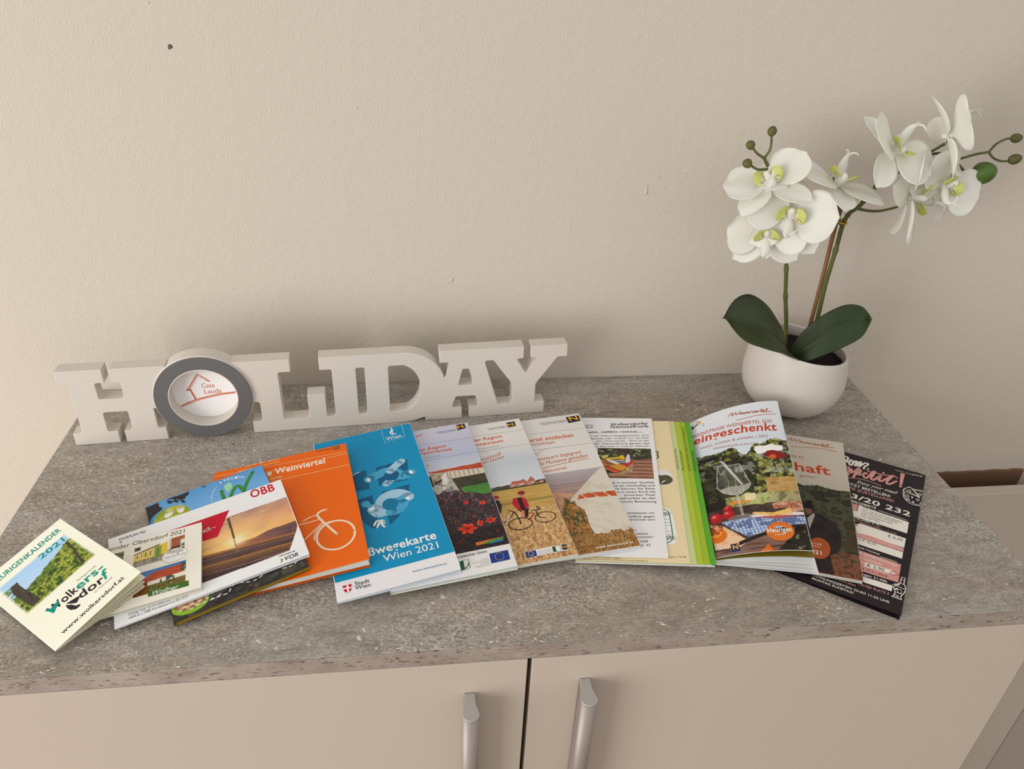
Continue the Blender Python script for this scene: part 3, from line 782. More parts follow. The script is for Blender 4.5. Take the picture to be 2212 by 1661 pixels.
  ('T', 'logo', 'NIEDERÖSTERREICH', '8a3a10', [96.93, 161.38, 14.63, 2.18, -2.8], {}),
  ('R','wheel',[[102.0,38.3],[118.1,38.6],[102.3,55.9]]),
  ('R','wheel2',[[83.6,39.0],[70.0,39.5],[83.6,39.0]]),
  ('S','bicycle','f6dcc0',2.2,[[102.9,39.3],[96.5,51.8],[90.6,64.1],[89.2,69.7],[91.9,72.9],[97.0,73.9]],1,0),
  ('S','bicycle','f6dcc0',1.2,[[76.6,65.7],[81.7,68.3],[89.4,69.6]],1,0),
  ('S','bicycle','f6dcc0',1.1,[[71.5,62.7],[80.1,62.2],[89.9,63.0]],1,0),
  ('S','bicycle','f6dcc0',1.1,[[92.2,57.6],[84.5,49.9],[75.3,41.3]],1,0),
  ('S','bicycle','f6dcc0',1.0,[[104.5,56.2],[96.9,56.6],[90.2,53.4],[85.2,46.3],[83.7,38.2]],1,0),
 ],
 'teal': [
  ('R','shield',[[54.3,160.0],[86.2,161.8],[80.7,129.6],[53.2,129.8]]),
  ('P','graphic','005e88',[[54.3,159.6],[85.9,161.9],[83.4,142.4],[80.1,129.8],[53.3,130.7]]),
  ('P','graphic','005e88',[[30.3,158.4],[44.7,159.4],[44.4,129.5],[29.1,130.8]]),
  ('P','graphic','005e88',[[54.1,120.9],[80.9,122.7],[76.8,106.4],[70.8,92.5],[63.2,81.5],[54.1,73.1]]),
  ('P','graphic','005e88',[[30.9,118.0],[45.3,119.7],[44.2,72.7],[38.1,75.1],[33.0,84.6],[30.2,96.0]]),
  ('S','graphic','48a8d0',11,[[46.0,144.3],[56.1,148.2],[63.5,150.3],[72.2,144.8],[76.7,137.0],[85.0,139.7]],1,0),
  ('S','graphic','48a8d0',9,[[60.3,130.8],[65.8,135.5],[70.7,136.5]],1,0),
  ('S','graphic','a4cee6',7,[[60.3,130.8],[64.5,135.0]],1,0),
  ('E','graphic','005e88',[66.9,141.9],7.38,7.62,0.4),
  ('S','graphic','a4cee6',8.5,[[66.9,148.9],[74.2,156.2],[79.7,160.2]],1,0),
  ('E','graphic','eef4f8',[45.1,143.3],1.77,3.05,2.7),
  ('E','graphic','eef4f8',[85.6,139.9],1.84,2.89,15.7),
  ('S','graphic','eef4f8',1.1,[[31.4,156.0],[36.2,158.1],[38.5,158.2]],1,0),
  ('S','graphic','a4cee6',13,[[44.0,99.4],[48.4,92.4],[51.1,102.0],[54.6,109.7],[62.1,113.7],[69.8,112.0],[75.5,105.1]],1,0),
  ('S','graphic','a4cee6',9,[[43.8,98.6],[51.6,91.5],[58.5,92.4]],1,0),
  ('S','graphic','48a8d0',11,[[58.1,90.4],[65.0,91.2],[69.3,96.7],[70.0,103.6]],1,0),
  ('E','graphic','0a78a4',[58.8,100.8],7.32,8.25,-1.2),
  ('E','graphic','eef4f8',[41.9,100.6],2.27,2.42,4.6),
  ('E','graphic','eef4f8',[75.3,103.4],1.93,2.13,10.6),
  ('E','graphic','48a8d0',[37.5,109.1],3.98,4.45,3.6),
  ('E','graphic','48a8d0',[40.3,105.3],2.83,3.03,3.1),
  ('S','graphic','eef4f8',2.0,[[40.6,77.5],[42.9,81.7],[44.7,82.7]],1,0),
  ('S','graphic','eef4f8',2.0,[[42.8,74.1],[45.2,79.1],[48.4,82.1]],1,0),
  ('S','graphic','eef4f8',2.0,[[45.7,82.3],[49.9,80.7]],1,0),
  ('S','graphic','eef4f8',2.0,[[45.5,80.7],[49.9,77.3]],1,0),
  ('S','graphic','eef4f8',2.0,[[46.3,78.7],[49.1,72.5]],1,0),
  ('T', 'lettering', 'ßwegekarte', 'fafafa', [31.02, 41.3, 58.24, 10.24, 1.1], {'pre': 'Fu', 'b': 1}),
  ('T', 'lettering', 'Wien 2021', 'fafafa', [41.67, 30.18, 46.75, 8.57, -0.0], {'b': 0.15}),
  ('P','band','eeecee',[[0.2,21.3],[100.0,20.9],[99.7,-1.0],[0.7,0.6]]),
  ('T', 'lettering', 'www.wienzufuss.at', '2a7fa8', [61.77, 9.99, 28.78, 1.88, -2.6], {'x': 1}),
  ('P','logo','d0142c',[[5.5,15.6],[12.9,15.4],[11.7,8.9],[9.3,6.4],[6.4,8.8]]),
  ('S','logo','f2f2f2',1.5,[[5.4,12.4],[12.1,11.8]],0,0),
  ('S','logo','f2f2f2',1.5,[[9.4,15.6],[9.3,6.5]],0,0),
  ('T', 'lettering', 'Stadt', '22303a', [15.13, 12.44, 11.88, 4.54, -4.6], {}),
  ('T', 'lettering', 'Wien', '22303a', [14.81, 7.72, 12.41, 4.38, -3.6], {}),
  ('S','logo','8fd0e8',0.7,[[69.7,219.1],[69.6,196.2],[90.6,199.0],[91.3,222.6]],0,0),
  ('T', 'logo', 'Wien', 'e8f4fa', [71.86, 199.16, 15.94, 6.67, 5.5], {'b': 0.2}),
  ('S','logo','f0f6fa',1.3,[[79.9,219.7],[79.7,216.7],[77.5,211.7],[79.2,208.3]],1,0),
  ('S','logo','f0f6fa',1.3,[[81.1,216.1],[79.5,212.1],[80.8,208.5],[83.1,208.3]],1,0),
  ('E','logo','f0f6fa',[80.1,219.1],0.81,1.34,10.3),
 ],
 'A': [
  ('T', 'lettering', 'NIEDERÖSTERREICH', '3a3440', [70.01, 208.26, 21.2, 1.48, -2.2], {'b': 0.5}),
  ('T', 'lettering', 'HINEIN INS LEBEN.', '3a3440', [71.29, 205.74, 19.56, 1.47, -0.4], {'b': 0.5}),
  ('P','logo','221c3c',[[91.9,216.2],[101.2,216.7],[101.3,207.9],[92.1,205.9]]),
  ('T', 'logo', 'N', 'f0a818', [93.03, 208.19, 7.0, 6.7, 11.6], {'b': 1}),
  ('S','lines','8a8290',0.35,[[48.3,191.2],[105.0,189.2]],0,0),
  ('S','lines','8a8290',0.35,[[50.8,164.1],[105.8,163.9]],0,0),
  ('T', 'lettering', 'tel', 'd8602c', [48.61, 206.23, 7.49, 4.79, 10.6], {'it': 0.3}),
  ('T', 'lettering', 'er Region', 'd4551f', [49.18, 180.63, 26.68, 5.33, 0.5], {'pre': 'd', 'b': 0.7}),
  ('T', 'lettering', 'einviertel', 'd4551f', [51.16, 174.28, 28.89, 5.24, -2.2], {'pre': 'W', 'b': 0.7}),
  ('T', 'lettering', 'Österreichs', 'a08c90', [51.54, 167.32, 16.12, 2.68, 0.2], {}),
  ('T', 'lettering', 'te', 'd8602c', [51.61, 153.91, 3.29, 3.24, 9.5], {'it': 0.3}),
  ('R','roof',[[51.3,144.3],[105.5,145.9],[105.1,136.1],[70.6,138.9],[53.2,142.3]]),
  ('R','wall',[[53.0,140.5],[68.8,141.3],[105.3,137.0],[105.7,123.1],[73.3,129.0],[69.1,117.8],[54.3,120.4]]),
  ('R','lawn',[[77.7,113.5],[104.7,113.5],[105.3,98.5],[80.6,97.2]]),
  ('R','path',[[52.2,121.0],[71.5,131.4],[75.1,114.3],[77.4,103.2],[59.6,100.0],[53.7,110.2]]),
  ('R','statue',[[63.3,135.6],[68.5,139.6],[68.5,126.8],[61.5,111.3]]),
  ('R','dahlia',[[73.6,56.0],[80.3,56.4],[72.5,50.3]]),
  ('R','dahlia2',[[85.8,60.2],[89.0,60.8],[84.9,55.8]]),
  ('R','fl3',[[78.8,90.7],[81.5,91.1],[78.3,87.9]]),
  ('R','fl4',[[93.4,86.4],[96.7,86.6],[93.0,83.6]]),
  ('R','fl5',[[95.4,61.3],[100.3,59.9],[95.0,57.5]]),
  ('R','picbottom',[[59.2,27.8],[107.2,27.8]]),
  ('P','logo','d8702a',[[76.6,36.6],[101.3,37.5],[100.3,32.7],[76.6,33.0]]),
  ('P','logo','3f8f3a',[[80.0,32.7],[88.8,36.0],[101.2,37.3],[100.5,33.4]]),
  ('P','logo','2f6fb0',[[86.8,31.8],[94.4,34.4],[100.7,34.8],[100.2,32.3]]),
  ('T', 'lettering', 'ropäischer Union', '4a4648', [58.83, 22.31, 24.83, 3.53, 0.9], {'pre': 'Eu', 'b': 0.4}),
  ('P','logo','1d3a8c',[[85.1,20.3],[101.2,20.5],[100.7,9.2],[84.5,8.9]]),
  ('R','stars',[[92.7,14.8],[96.4,14.9],[92.1,10.6]]),
  ('P','logo','1f5a3a',[[59.4,18.3],[62.5,18.8],[62.1,8.0],[58.5,8.0]]),
  ('S','logo','3a6a50',0.5,[[62.5,18.8],[66.9,19.2],[66.5,8.8],[62.2,8.3]],0,0),
  ('S','logo','3a6a50',0.8,[[60.4,13.2],[62.2,10.0],[64.9,11.3],[66.4,14.9]],1,0),
  ('T', 'lettering', 'Europäischer Landwirtschaft', '77737a', [77.22, 14.66, 6.07, 0.77, 11.7], {}),
  ('T', 'lettering', 'Europäischer Landwirtschaft', '77737a', [68.99, 12.95, 14.29, 0.79, 5.6], {}),
  ('T', 'lettering', 'Europäischer Landwirtschaft', '77737a', [74.91, 11.56, 8.45, 0.78, 8.6], {}),
  ('T', 'lettering', 'Europäischer Landwirtschaft', '77737a', [75.96, 10.07, 7.47, 0.77, 9.6], {}),
  ('T', 'lettering', 'Europäischer Landwirtschaft', '77737a', [71.18, 8.46, 12.28, 0.78, 6.2], {}),
  ('T', 'lettering', 'Europäischer Landwirtschaft', '77737a', [71.74, 6.97, 11.77, 0.77, 6.4], {}),
 ],
 'B': [
  ('T', 'lettering', 'NIEDERÖSTERREICH', '3a3440', [67.74, 201.01, 20.86, 1.49, 0.2], {'b': 0.5}),
  ('T', 'lettering', 'HINEIN INS LEBEN.', '3a3440', [68.83, 198.53, 19.3, 1.48, 1.5], {'b': 0.5}),
  ('P','logo','221c3c',[[89.4,207.5],[98.7,208.0],[98.6,199.0],[89.4,198.0]]),
  ('T', 'logo', 'N', 'f0a818', [90.23, 199.55, 6.87, 6.31, 10.0], {'b': 1}),
  ('S','lines','8a8288',0.35,[[48.0,192.3],[104.4,190.1]],0,0),
  ('S','lines','8a8288',0.35,[[50.3,163.6],[60.1,165.4],[76.8,165.3],[104.2,164.2]],0,0),
  ('S','lines','8a8288',0.35,[[51.7,164.6],[58.5,163.3],[59.6,159.6],[62.0,162.9],[76.6,164.3]],0,0),
  ('T', 'lettering', 'ler Region', 'd4551f', [50.15, 182.51, 29.34, 5.51, 0.4], {'pre': 'd', 'b': 0.7}),
  ('T', 'lettering', 'onauraum', 'd4551f', [50.65, 174.55, 28.44, 5.39, -0.1], {'pre': 'D', 'b': 0.7}),
  ('T', 'lettering', 'iertel und Donau', 'a09488', [51.7, 167.77, 22.12, 2.74, 0.9], {'pre': 'Weinv'}),
  ('T', 'lettering', 'nussvoll', 'c8642c', [50.54, 148.38, 23.41, 5.94, 11.9], {'pre': 'Ge', 'it': 0.35}),
  ('T', 'lettering', 'en lassen', 'c8642c', [52.11, 143.53, 22.94, 5.04, 11.1], {'it': 0.35}),
  ('R','horizon',[[51.5,100.0],[104.8,98.7]]),
  ('R','castle',[[70.3,104.5],[72.5,109.3],[80.9,108.8],[84.7,110.4],[86.8,105.4],[89.5,109.1],[92.2,112.9],[94.8,107.7],[93.8,101.7],[97.1,101.6],[101.4,105.0],[102.9,100.1],[102.3,95.8],[74.9,98.0],[69.0,100.5]]),
  ('R','field',[[51.3,94.0],[103.7,92.8],[103.0,66.6],[54.4,73.2]]),
  ('R','wheat',[[54.4,73.2],[103.0,66.6],[105.2,0.6],[51.6,-0.3]]),
  ('R','jersey',[[67.8,84.5],[72.8,84.8],[76.6,84.6],[80.1,81.1],[79.9,69.6],[77.0,68.7],[75.0,65.2],[68.0,69.5],[65.6,77.6]]),
  ('R','head',[[77.5,89.5],[80.8,89.5],[76.5,84.7]]),
  ('R','helmet',[[77.5,90.7],[81.1,90.8],[77.1,87.9]]),
  ('R','shorts',[[67.9,69.9],[79.0,68.2],[75.4,56.3],[72.2,56.3],[73.6,64.0],[70.1,64.9]]),
  ('R','leg',[[71.2,67.0],[74.4,67.0],[72.9,56.9],[70.5,56.0]]),
  ('R','armL',[[66.3,78.2],[68.1,76.9],[65.0,70.3],[62.9,70.9]]),
  ('R','armR',[[79.4,76.3],[81.3,74.1],[80.3,67.0],[78.6,66.7]]),
  ('R','rider2',[[51.3,86.4],[54.6,86.4],[55.9,77.7],[53.3,68.6],[52.0,67.4]]),
  ('R','helm2',[[52.7,90.3],[56.0,90.2],[52.4,87.8]]),
  ('R','wheelA',[[66.5,49.3],[77.2,48.7],[67.1,56.9]]),
  ('R','wheelB',[[90.3,52.3],[98.6,47.6],[91.6,59.1]]),
  ('S','bicycle','2a2428',1.1,[[59.9,69.3],[64.9,65.5],[66.7,55.5],[66.8,49.2]],1,0),
  ('S','bicycle','2a2428',1.1,[[64.6,66.4],[59.1,59.1],[52.8,54.5]],1,0),
  ('S','bicycle','d8d0c8',0.9,[[59.5,60.6],[53.5,52.8]],1,0),
  ('S','bicycle','a02828',1.1,[[77.7,61.2],[81.5,59.4],[74.9,52.5]],1,0),
  ('S','bicycle','2a2428',1.2,[[80.5,63.7],[83.7,63.6],[88.2,64.1],[86.4,67.8]],1,0),
  ('S','bicycle','2a2428',1.0,[[84.3,61.9],[85.3,53.6],[90.1,51.5]],1,0),
  ('P','logo','f0eeea',[[61.7,14.3],[98.8,14.7],[98.2,6.9],[61.2,6.4]]),
  ('P','logo','1d3a8c',[[61.8,14.0],[71.1,13.9],[70.8,6.9],[61.4,6.6]]),
  ('R','stars',[[66.1,10.7],[68.3,10.7],[65.7,8.3]]),
  ('P','logo','1f5a3a',[[85.6,14.0],[88.4,14.0],[88.0,7.3],[85.0,7.6]]),
  ('S','logo','3a6a50',0.5,[[88.4,14.0],[92.3,14.0],[91.8,7.6],[88.1,7.7]],0,0),
  ('P','logo','221c3c',[[93.6,14.3],[98.5,14.3],[97.9,7.5],[93.2,8.0]]),
  ('T', 'logo', 'N', 'f0a818', [94.07, 9.75, 3.35, 3.39, -0.6], {'b': 1}),
  ('T', 'lettering', 'Europäischer Landwirtschaftsfonds', '77737a', [72.37, 12.14, 12.47, 0.69, 0.4], {}),
  ('T', 'lettering', 'Europäischer Landwirtschaftsfonds', '77737a', [72.24, 10.9, 12.45, 0.68, 0.4], {}),
  ('T', 'lettering', 'Europäischer Landwirtschaftsfonds', '77737a', [72.11, 9.66, 12.43, 0.68, 0.3], {}),
  ('T', 'lettering', 'Europäischer Landwirtschaftsfonds', '77737a', [71.98, 8.43, 12.4, 0.68, 0.3], {}),
  ('T', 'lettering', 'Europäischer Landwirtschaftsfonds', '77737a', [71.85, 7.2, 12.38, 0.68, 0.3], {}),
 ],
 'C': [
  ('T', 'lettering', 'NIEDERÖSTERREICH', '3a3440', [58.84, 199.72, 30.04, 1.76, 1.1], {'b': 0.5}),
  ('T', 'lettering', 'HINEIN INS LEBEN.', '3a3440', [60.91, 197.25, 27.8, 1.62, 0.9], {'b': 0.5}),
  ('P','logo','221c3c',[[89.2,206.3],[103.6,206.8],[103.1,195.9],[89.5,194.5]]),
  ('T', 'logo', 'N', 'f0a818', [91.96, 197.94, 9.61, 8.14, 8.4], {'b': 1}),
  ('S','lines','8a8288',0.35,[[39.9,183.8],[103.1,182.0]],0,0),
  ('S','lines','8a8288',0.35,[[40.8,155.7],[103.3,154.0]],0,0),
  ('S','lines','8a8288',0.4,[[44.0,150.8],[44.4,145.9],[47.1,150.1],[55.1,154.6],[72.5,155.1]],1,0),
  ('T', 'lettering', 'ertel entdecken', 'd4551f', [42.25, 169.85, 46.57, 6.93, -1.6], {'pre': 'Weinvi', 'b': 0.6}),
  ('T', 'lettering', 'reizeittipps', 'c8643c', [42.57, 162.94, 24.67, 5.37, -0.5], {'pre': 'F'}),
  ('T', 'lettering', 'enteuern begegnen', 'c8642c', [44.22, 136.67, 45.18, 6.0, 6.3], {'pre': 'Ab', 'it': 0.4}),
  ('T', 'lettering', 'lle Momente genießen', 'c8642c', [43.56, 128.73, 50.74, 6.21, 6.5], {'it': 0.4}),
  ('S','lines','c8643c',0.8,[[43.6,124.0],[66.8,127.1],[94.0,129.9]],1,0),
  ('T', 'lettering', 'Weinviertel', 'c8642c', [44.49, 116.24, 25.17, 4.86, 8.0], {'it': 0.4}),
  ('R','sky',[[44.8,115.3],[99.8,112.8]]),
  ('R','towel',[[100.6,111.7],[105.7,114.8],[106.5,69.5],[109.2,15.7],[82.3,12.3],[71.5,13.4],[69.4,32.7],[69.8,55.3],[64.2,63.9],[64.3,69.9],[59.5,68.7],[63.0,74.7],[74.0,86.1],[85.3,97.9],[96.5,108.5]]),
  ('R','stripe',[[70.7,77.5],[81.9,78.1],[105.4,75.9],[105.1,68.2],[82.0,71.2],[67.0,70.8]]),
  ('R','arm',[[45.6,84.8],[55.4,84.1],[66.2,79.3],[64.5,76.6],[55.5,76.4],[50.1,58.3],[47.0,57.5],[48.5,71.9]]),
  ('R','grass',[[55.5,76.4],[70.9,59.5],[69.8,13.8],[48.8,4.2],[47.6,51.6]]),
  ('R','bottom',[[48.8,4.2],[69.4,12.6],[91.4,11.6],[109.2,14.4],[105.5,2.0],[50.3,1.3]]),
  ('T', 'lettering', 'www.weinviertel.at', 'f8f4ec', [66.03, 4.49, 33.92, 2.29, 0.4], {'x': 1, 'b': 0.4}),
 ],
 'korb': [
  ('T', 'lettering', 'Wolkersdorfer', '2a2228', [60.31, 198.1, 40.68, 4.69, 7.5], {'b': 1}),
  ('T', 'lettering', 'GenussKorb', '2a2228', [60.21, 193.62, 40.61, 4.47, 5.6], {'b': 1}),
  ('T', 'logo', 'ers-', '2a2a30', [33.78, 197.38, 8.96, 2.72, 6.9], {'pre': 'Wolk', 'b': 0.8}),
  ('T', 'logo', 'orf', '203038', [35.32, 192.84, 6.37, 3.41, 6.8], {'pre': 'd', 'b': 1}),
  ('T', 'lettering', 'altig, vielfältig, regional.....', '2a2228', [38.11, 184.05, 55.86, 3.35, 4.2], {'pre': 'h', 'b': 1}),
  ('T', 'lettering', 'n ein Geburtstagsgeschenk, eine', '3a363a', [39.21, 177.37, 60.99, 2.77, 4.3], {}),
  ('T', 'lettering', 'pende oder einfach nur ein Mit-', '3a363a', [40.84, 172.51, 59.38, 2.74, 4.3], {'pre': 'S'}),
  ('T', 'lettering', 'dem Weinviertel - dann ist der', '3a363a', [44.62, 167.91, 55.52, 2.71, 4.4], {}),
  ('T', 'lettering', 'fer GenussKorb genau das', '3a363a', [43.27, 163.16, 56.64, 2.77, 4.1], {'pre': 'Wolkersdor', 'b': 0.3}),
  ('T', 'lettering', 'le Betriebe in unserer Gemein-', '3a363a', [44.95, 158.45, 55.28, 2.74, 4.2], {}),
  ('R','photo',[[46.4,152.7],[100.3,157.3],[100.5,111.5],[57.5,107.8]]),
  ('R','table',[[77.0,136.2],[100.3,140.0],[100.5,111.5],[57.5,107.8],[56.6,111.9],[78.5,117.0]]),
  ('R','cloth1',[[53.2,127.8],[67.5,119.7],[69.3,119.8],[63.6,115.1],[54.5,122.4]]),
  ('R','cloth2',[[56.5,128.3],[69.7,130.2],[75.6,126.1],[71.2,120.6],[68.4,119.4]]),
  ('R','cloth3',[[69.2,130.6],[78.3,133.1],[78.4,136.3],[82.1,134.8],[80.6,132.4],[75.7,126.9]]),
  ('R','wicker',[[81.1,133.2],[79.6,117.1],[57.1,111.9],[56.3,115.7],[64.6,115.1],[71.7,119.9],[79.1,130.8]]),
  ('R','w1',[[53.9,139.6],[63.3,135.9],[67.9,131.3],[65.0,129.7],[57.6,134.2]]),
  ('R','w2',[[64.2,135.9],[68.1,137.6],[73.7,136.9],[73.6,133.0],[67.9,132.9]]),
  ('R','bottle',[[76.5,147.4],[78.2,147.4],[79.0,138.7],[77.8,133.9],[74.5,132.3],[73.8,138.5]]),
  ('R','yel1',[[49.6,144.3],[56.9,146.1],[56.8,142.1],[51.0,139.5]]),
  ('R','yel2',[[68.3,144.7],[72.1,145.6],[73.8,140.1],[71.8,137.7],[68.6,140.0]]),
  ('R','yel3',[[51.0,139.5],[69.2,143.2],[69.1,139.6],[58.6,138.1]]),
  ('T', 'lettering', 'el in höchster Qualität', '3a363a', [60.0, 99.22, 40.25, 3.07, 4.2], {}),
  ('T', 'lettering', 'te ist reichhaltig und', '3a363a', [61.32, 94.68, 38.95, 3.04, 4.0], {}),
  ('T', 'lettering', 'rb können Sie diese', '3a363a', [62.63, 90.18, 37.54, 3.01, 3.8], {}),
  ('T', 'lettering', 'rt in einem Korb mit', '3a363a', [64.01, 85.36, 36.24, 2.98, 3.9], {}),
  ('T', 'lettering', 'erwerben. Fixer', '3a363a', [70.84, 80.99, 29.36, 2.94, 4.3], {}),
  ('T', 'lettering', 'ssKorbes ist der', '3a363a', [66.45, 76.24, 33.73, 2.91, 3.9], {}),
  ('T', 'lettering', 'ntliche Bestückung', '3a363a', [66.99, 71.41, 33.19, 2.88, 3.6], {}),
  ('T', 'lettering', 'reisklassen um', '3a363a', [72.48, 55.65, 24.54, 2.77, 3.3], {}),
  ('T', 'lettering', 'ließlich gegen', '3a363a', [73.55, 50.87, 23.37, 2.74, 3.7], {}),
  ('T', 'lettering', 'erworben wer-', '3a363a', [74.28, 46.68, 23.54, 2.71, 3.3], {}),
  ('T', 'lettering', 'hr', '3a363a', [78.09, 32.72, 1.88, 2.6, 6.1], {}),
  ('T', 'lettering', 'zeiten)', '3a363a', [79.11, 28.34, 10.24, 2.58, 3.9], {}),
  ('T', 'lettering', 'erwoche!', '3a363a', [79.42, 23.98, 14.49, 2.55, 4.2], {'it': 0.3}),
  ('T', 'lettering', 'tiedl', '3a363a', [82.1, 18.75, 6.53, 2.52, 3.3], {}),
  ('T', 'lettering', 'str. 23', '3a363a', [80.84, 13.81, 9.96, 2.49, 4.0], {}),
 ],
 'green': [
  ('R','tabs',[[94.8,217.1],[101.0,216.8],[107.1,215.5],[112.9,214.5],[119.3,212.6],[98.6,3.6],[103.3,3.2],[108.5,3.2],[113.5,2.8],[118.2,2.3]]),
  ('T', 'lettering', 'KREUZSTETTEN', '3c4a18', [99.7, 129.83, 34.08, 2.24, 89.5], {}),
  ('T', 'lettering', 'PILLICHSDORF', '3c4a18', [104.76, 128.49, 33.24, 2.23, 89.2], {}),
  ('T', 'lettering', 'ULRICHSKIRCHEN-SCHLEINBACH', '3c4a18', [111.01, 128.19, 75.66, 2.35, 89.6], {}),
  ('T', 'lettering', 'WOLKERSDORF', '3c4a18', [116.51, 128.35, 33.35, 2.24, 88.8], {}),
  ('E','photo','e8e6e2',[82.1,115.9],10.05,12.37,6.4),
  ('E','photo','55543c',[82.3,112.7],9.49,7.94,8.6),
  ('P','photo','e8e6e2',[[79.0,121.5],[91.0,122.2],[90.7,121.0],[79.8,119.1]]),
  ('P','photo','e6e4e0',[[79.3,105.5],[86.3,112.8],[82.1,110.3]]),
  ('S','drawing','f0f2ee',12,[[80.5,65.0],[81.8,52.4],[82.5,38.8],[82.1,28.2]],1,0),
  ('S','drawing','2f6a3a',0.9,[[78.9,68.5],[82.6,67.2],[84.2,62.3],[84.7,48.4],[84.9,33.6],[83.3,27.6],[80.0,24.5],[79.1,24.2]],1,0),
  ('S','drawing','3a7a48',0.35,[[79.4,62.1],[84.0,62.6]],0,0),
  ('S','drawing','3a7a48',0.35,[[79.3,55.1],[83.9,55.5]],0,0),
  ('S','drawing','3a7a48',0.35,[[79.2,50.2],[84.0,51.1]],0,0),
  ('S','drawing','3a7a48',0.35,[[79.9,46.1],[84.4,47.0]],0,0),
  ('S','drawing','3a7a48',0.35,[[80.2,38.7],[83.9,39.5]],0,0),
  ('S','drawing','3a7a48',0.35,[[80.4,34.7],[84.5,36.2]],0,0),
  ('S','drawing','3a7a48',0.35,[[79.3,26.8],[83.9,33.5]],0,0),
  ('S','drawing','2a2a2a',1.1,[[79.1,158.9],[81.1,157.2],[79.8,153.6],[80.9,150.2],[79.3,146.7]],1,0),
  ('T', 'lettering', 'Konzept & Layout: Barbara Wittmann, Druck: Riedeldruck', '5a5038', [6.76, 1.0, 54.92, 1.51, -0.4], {}),
  ('T', 'lettering', 'Irrtümer und Druckfehler vorbehalten', '5a5038', [15.1, 3.16, 23.24, 1.63, -0.5], {}),
  ('T', 'lettering', '34/611 33 00', '6a6048', [78.88, 5.68, 15.17, 1.97, 7.6], {}),
 ],
 'eing': [
  ('S','lines','b85428',0.9,[[51.9,186.0],[63.2,186.6],[75.5,187.8],[94.8,187.8]],1,0),
  ('R','script',[[44.0,195.0],[90.6,190.8],[44.0,202.4]]),
  ('P','logo','f4f4ec',[[5.4,213.3],[19.1,207.5],[18.6,194.6],[5.9,196.9]]),
  ('P','logo','2a4a20',[[5.3,203.4],[12.2,201.5],[18.9,198.6],[18.7,194.1],[6.1,196.2]]),
  ('E','logo','e8a030',[14.0,203.8],1.84,2.23,3.2),
  ('S','logo','3a3a34',0.5,[[9.6,208.4],[10.9,209.5],[12.0,206.4],[10.9,203.4],[11.0,200.7]],1,0),
  ('T', 'lettering', 'WEINSTRAßE WEINVIERTEL SÜD', 'c04a24', [4.7, 180.58, 84.4, 5.5, -8.0], {'b': 0.25}),
  ('T', 'lettering', 'eingeschenkt', 'c8401c', [5.97, 168.23, 86.18, 12.85, -8.6], {'b': 1}),
  ('T', 'lettering', 'essen, trinken & schlafen | 2021', 'a8644c', [12.25, 156.68, 68.82, 4.31, -8.4], {}),
  ('T', 'lettering', 'WEINSTRASSE-SUED.AT', 'a8644c', [24.48, 148.95, 42.88, 2.64, -9.7], {'b': 0.3}),
  ('R','map',[[65.9,139.2],[75.7,138.3],[83.5,140.0],[86.8,138.0],[93.8,137.0],[94.5,132.7],[91.4,129.2],[77.5,130.1],[73.6,127.2],[67.7,126.5],[64.5,133.3]]),
  ('R','map2',[[77.5,130.1],[83.4,130.9],[89.9,127.5],[95.3,124.1],[95.6,119.9],[90.7,117.6],[80.5,118.6],[72.6,123.9],[74.2,127.1]]),
  ('R','map3',[[81.8,121.0],[85.3,121.6],[81.5,117.7]]),
  ('R','pictop',[[6.3,164.9],[102.8,140.5]]),
  ('R','bottle',[[8.2,140.1],[17.4,140.0],[25.4,138.5],[28.7,134.1],[27.6,131.0],[10.1,133.2]]),
  ('R','bowl',[[26.7,120.6],[37.2,117.9],[47.8,116.8],[55.4,85.7],[53.3,81.4],[46.0,75.2],[41.5,73.3],[35.3,76.0],[28.2,80.8],[23.7,89.2],[24.5,104.1]]),
  ('R','wine',[[24.5,85.5],[36.4,86.9],[48.3,85.8],[55.3,87.3],[53.3,81.4],[46.0,75.2],[41.5,73.3],[35.3,76.0],[28.2,80.8]]),
  ('R','stem',[[39.9,73.7],[42.6,73.0],[44.9,45.8],[42.3,46.4]]),
  ('R','stream',[[28.6,129.6],[33.3,124.8],[40.5,106.4],[48.4,86.6],[46.7,86.2],[36.4,109.6]]),
  ('R','foot',[[42.0,43.5],[54.2,44.7],[42.0,39.1]]),
  ('R','tom1',[[19.1,48.4],[25.2,48.2],[19.2,41.9]]),
  ('R','tom2',[[30.8,50.2],[36.4,50.1],[30.7,44.2]]),
  ('R','tom3',[[30.9,58.1],[35.6,57.9],[30.9,54.7]]),
  ('R','pepper',[[19.0,25.8],[27.1,24.9],[18.8,17.3]]),
  ('R','board',[[13.2,42.6],[25.1,36.3],[45.2,13.9],[36.5,8.1],[15.1,10.1]]),
  ('R','clothA',[[23.6,41.9],[46.6,42.5],[101.1,39.8],[100.0,31.4],[84.3,29.3],[58.4,21.4],[45.8,18.6],[31.0,32.4]]),
  ('R','plate',[[48.9,44.2],[61.6,45.7],[100.8,45.4],[100.5,42.6],[75.1,37.2],[52.7,41.3]]),
  ('R','cheese',[[51.7,45.9],[53.6,48.4],[71.1,45.3],[87.8,50.3],[88.8,43.2],[70.4,41.1]]),
  ('R','meat',[[71.7,56.9],[84.9,59.1],[100.2,59.0],[99.9,48.1],[87.9,44.6],[83.5,50.4],[71.7,49.6]]),
  ('R','leaf1',[[43.4,71.2],[50.4,75.7],[58.5,70.9],[72.7,71.9],[73.6,62.7],[63.1,56.5],[50.8,60.2]]),
  ('R','wood',[[37.3,15.4],[52.2,20.9],[83.2,22.5],[90.4,28.0],[99.5,-4.0],[13.8,0.8],[15.6,9.9]]),
  ('R','darkvine',[[64.9,-4.3],[77.0,9.3],[90.6,29.3],[99.2,29.9],[99.5,-4.0]]),
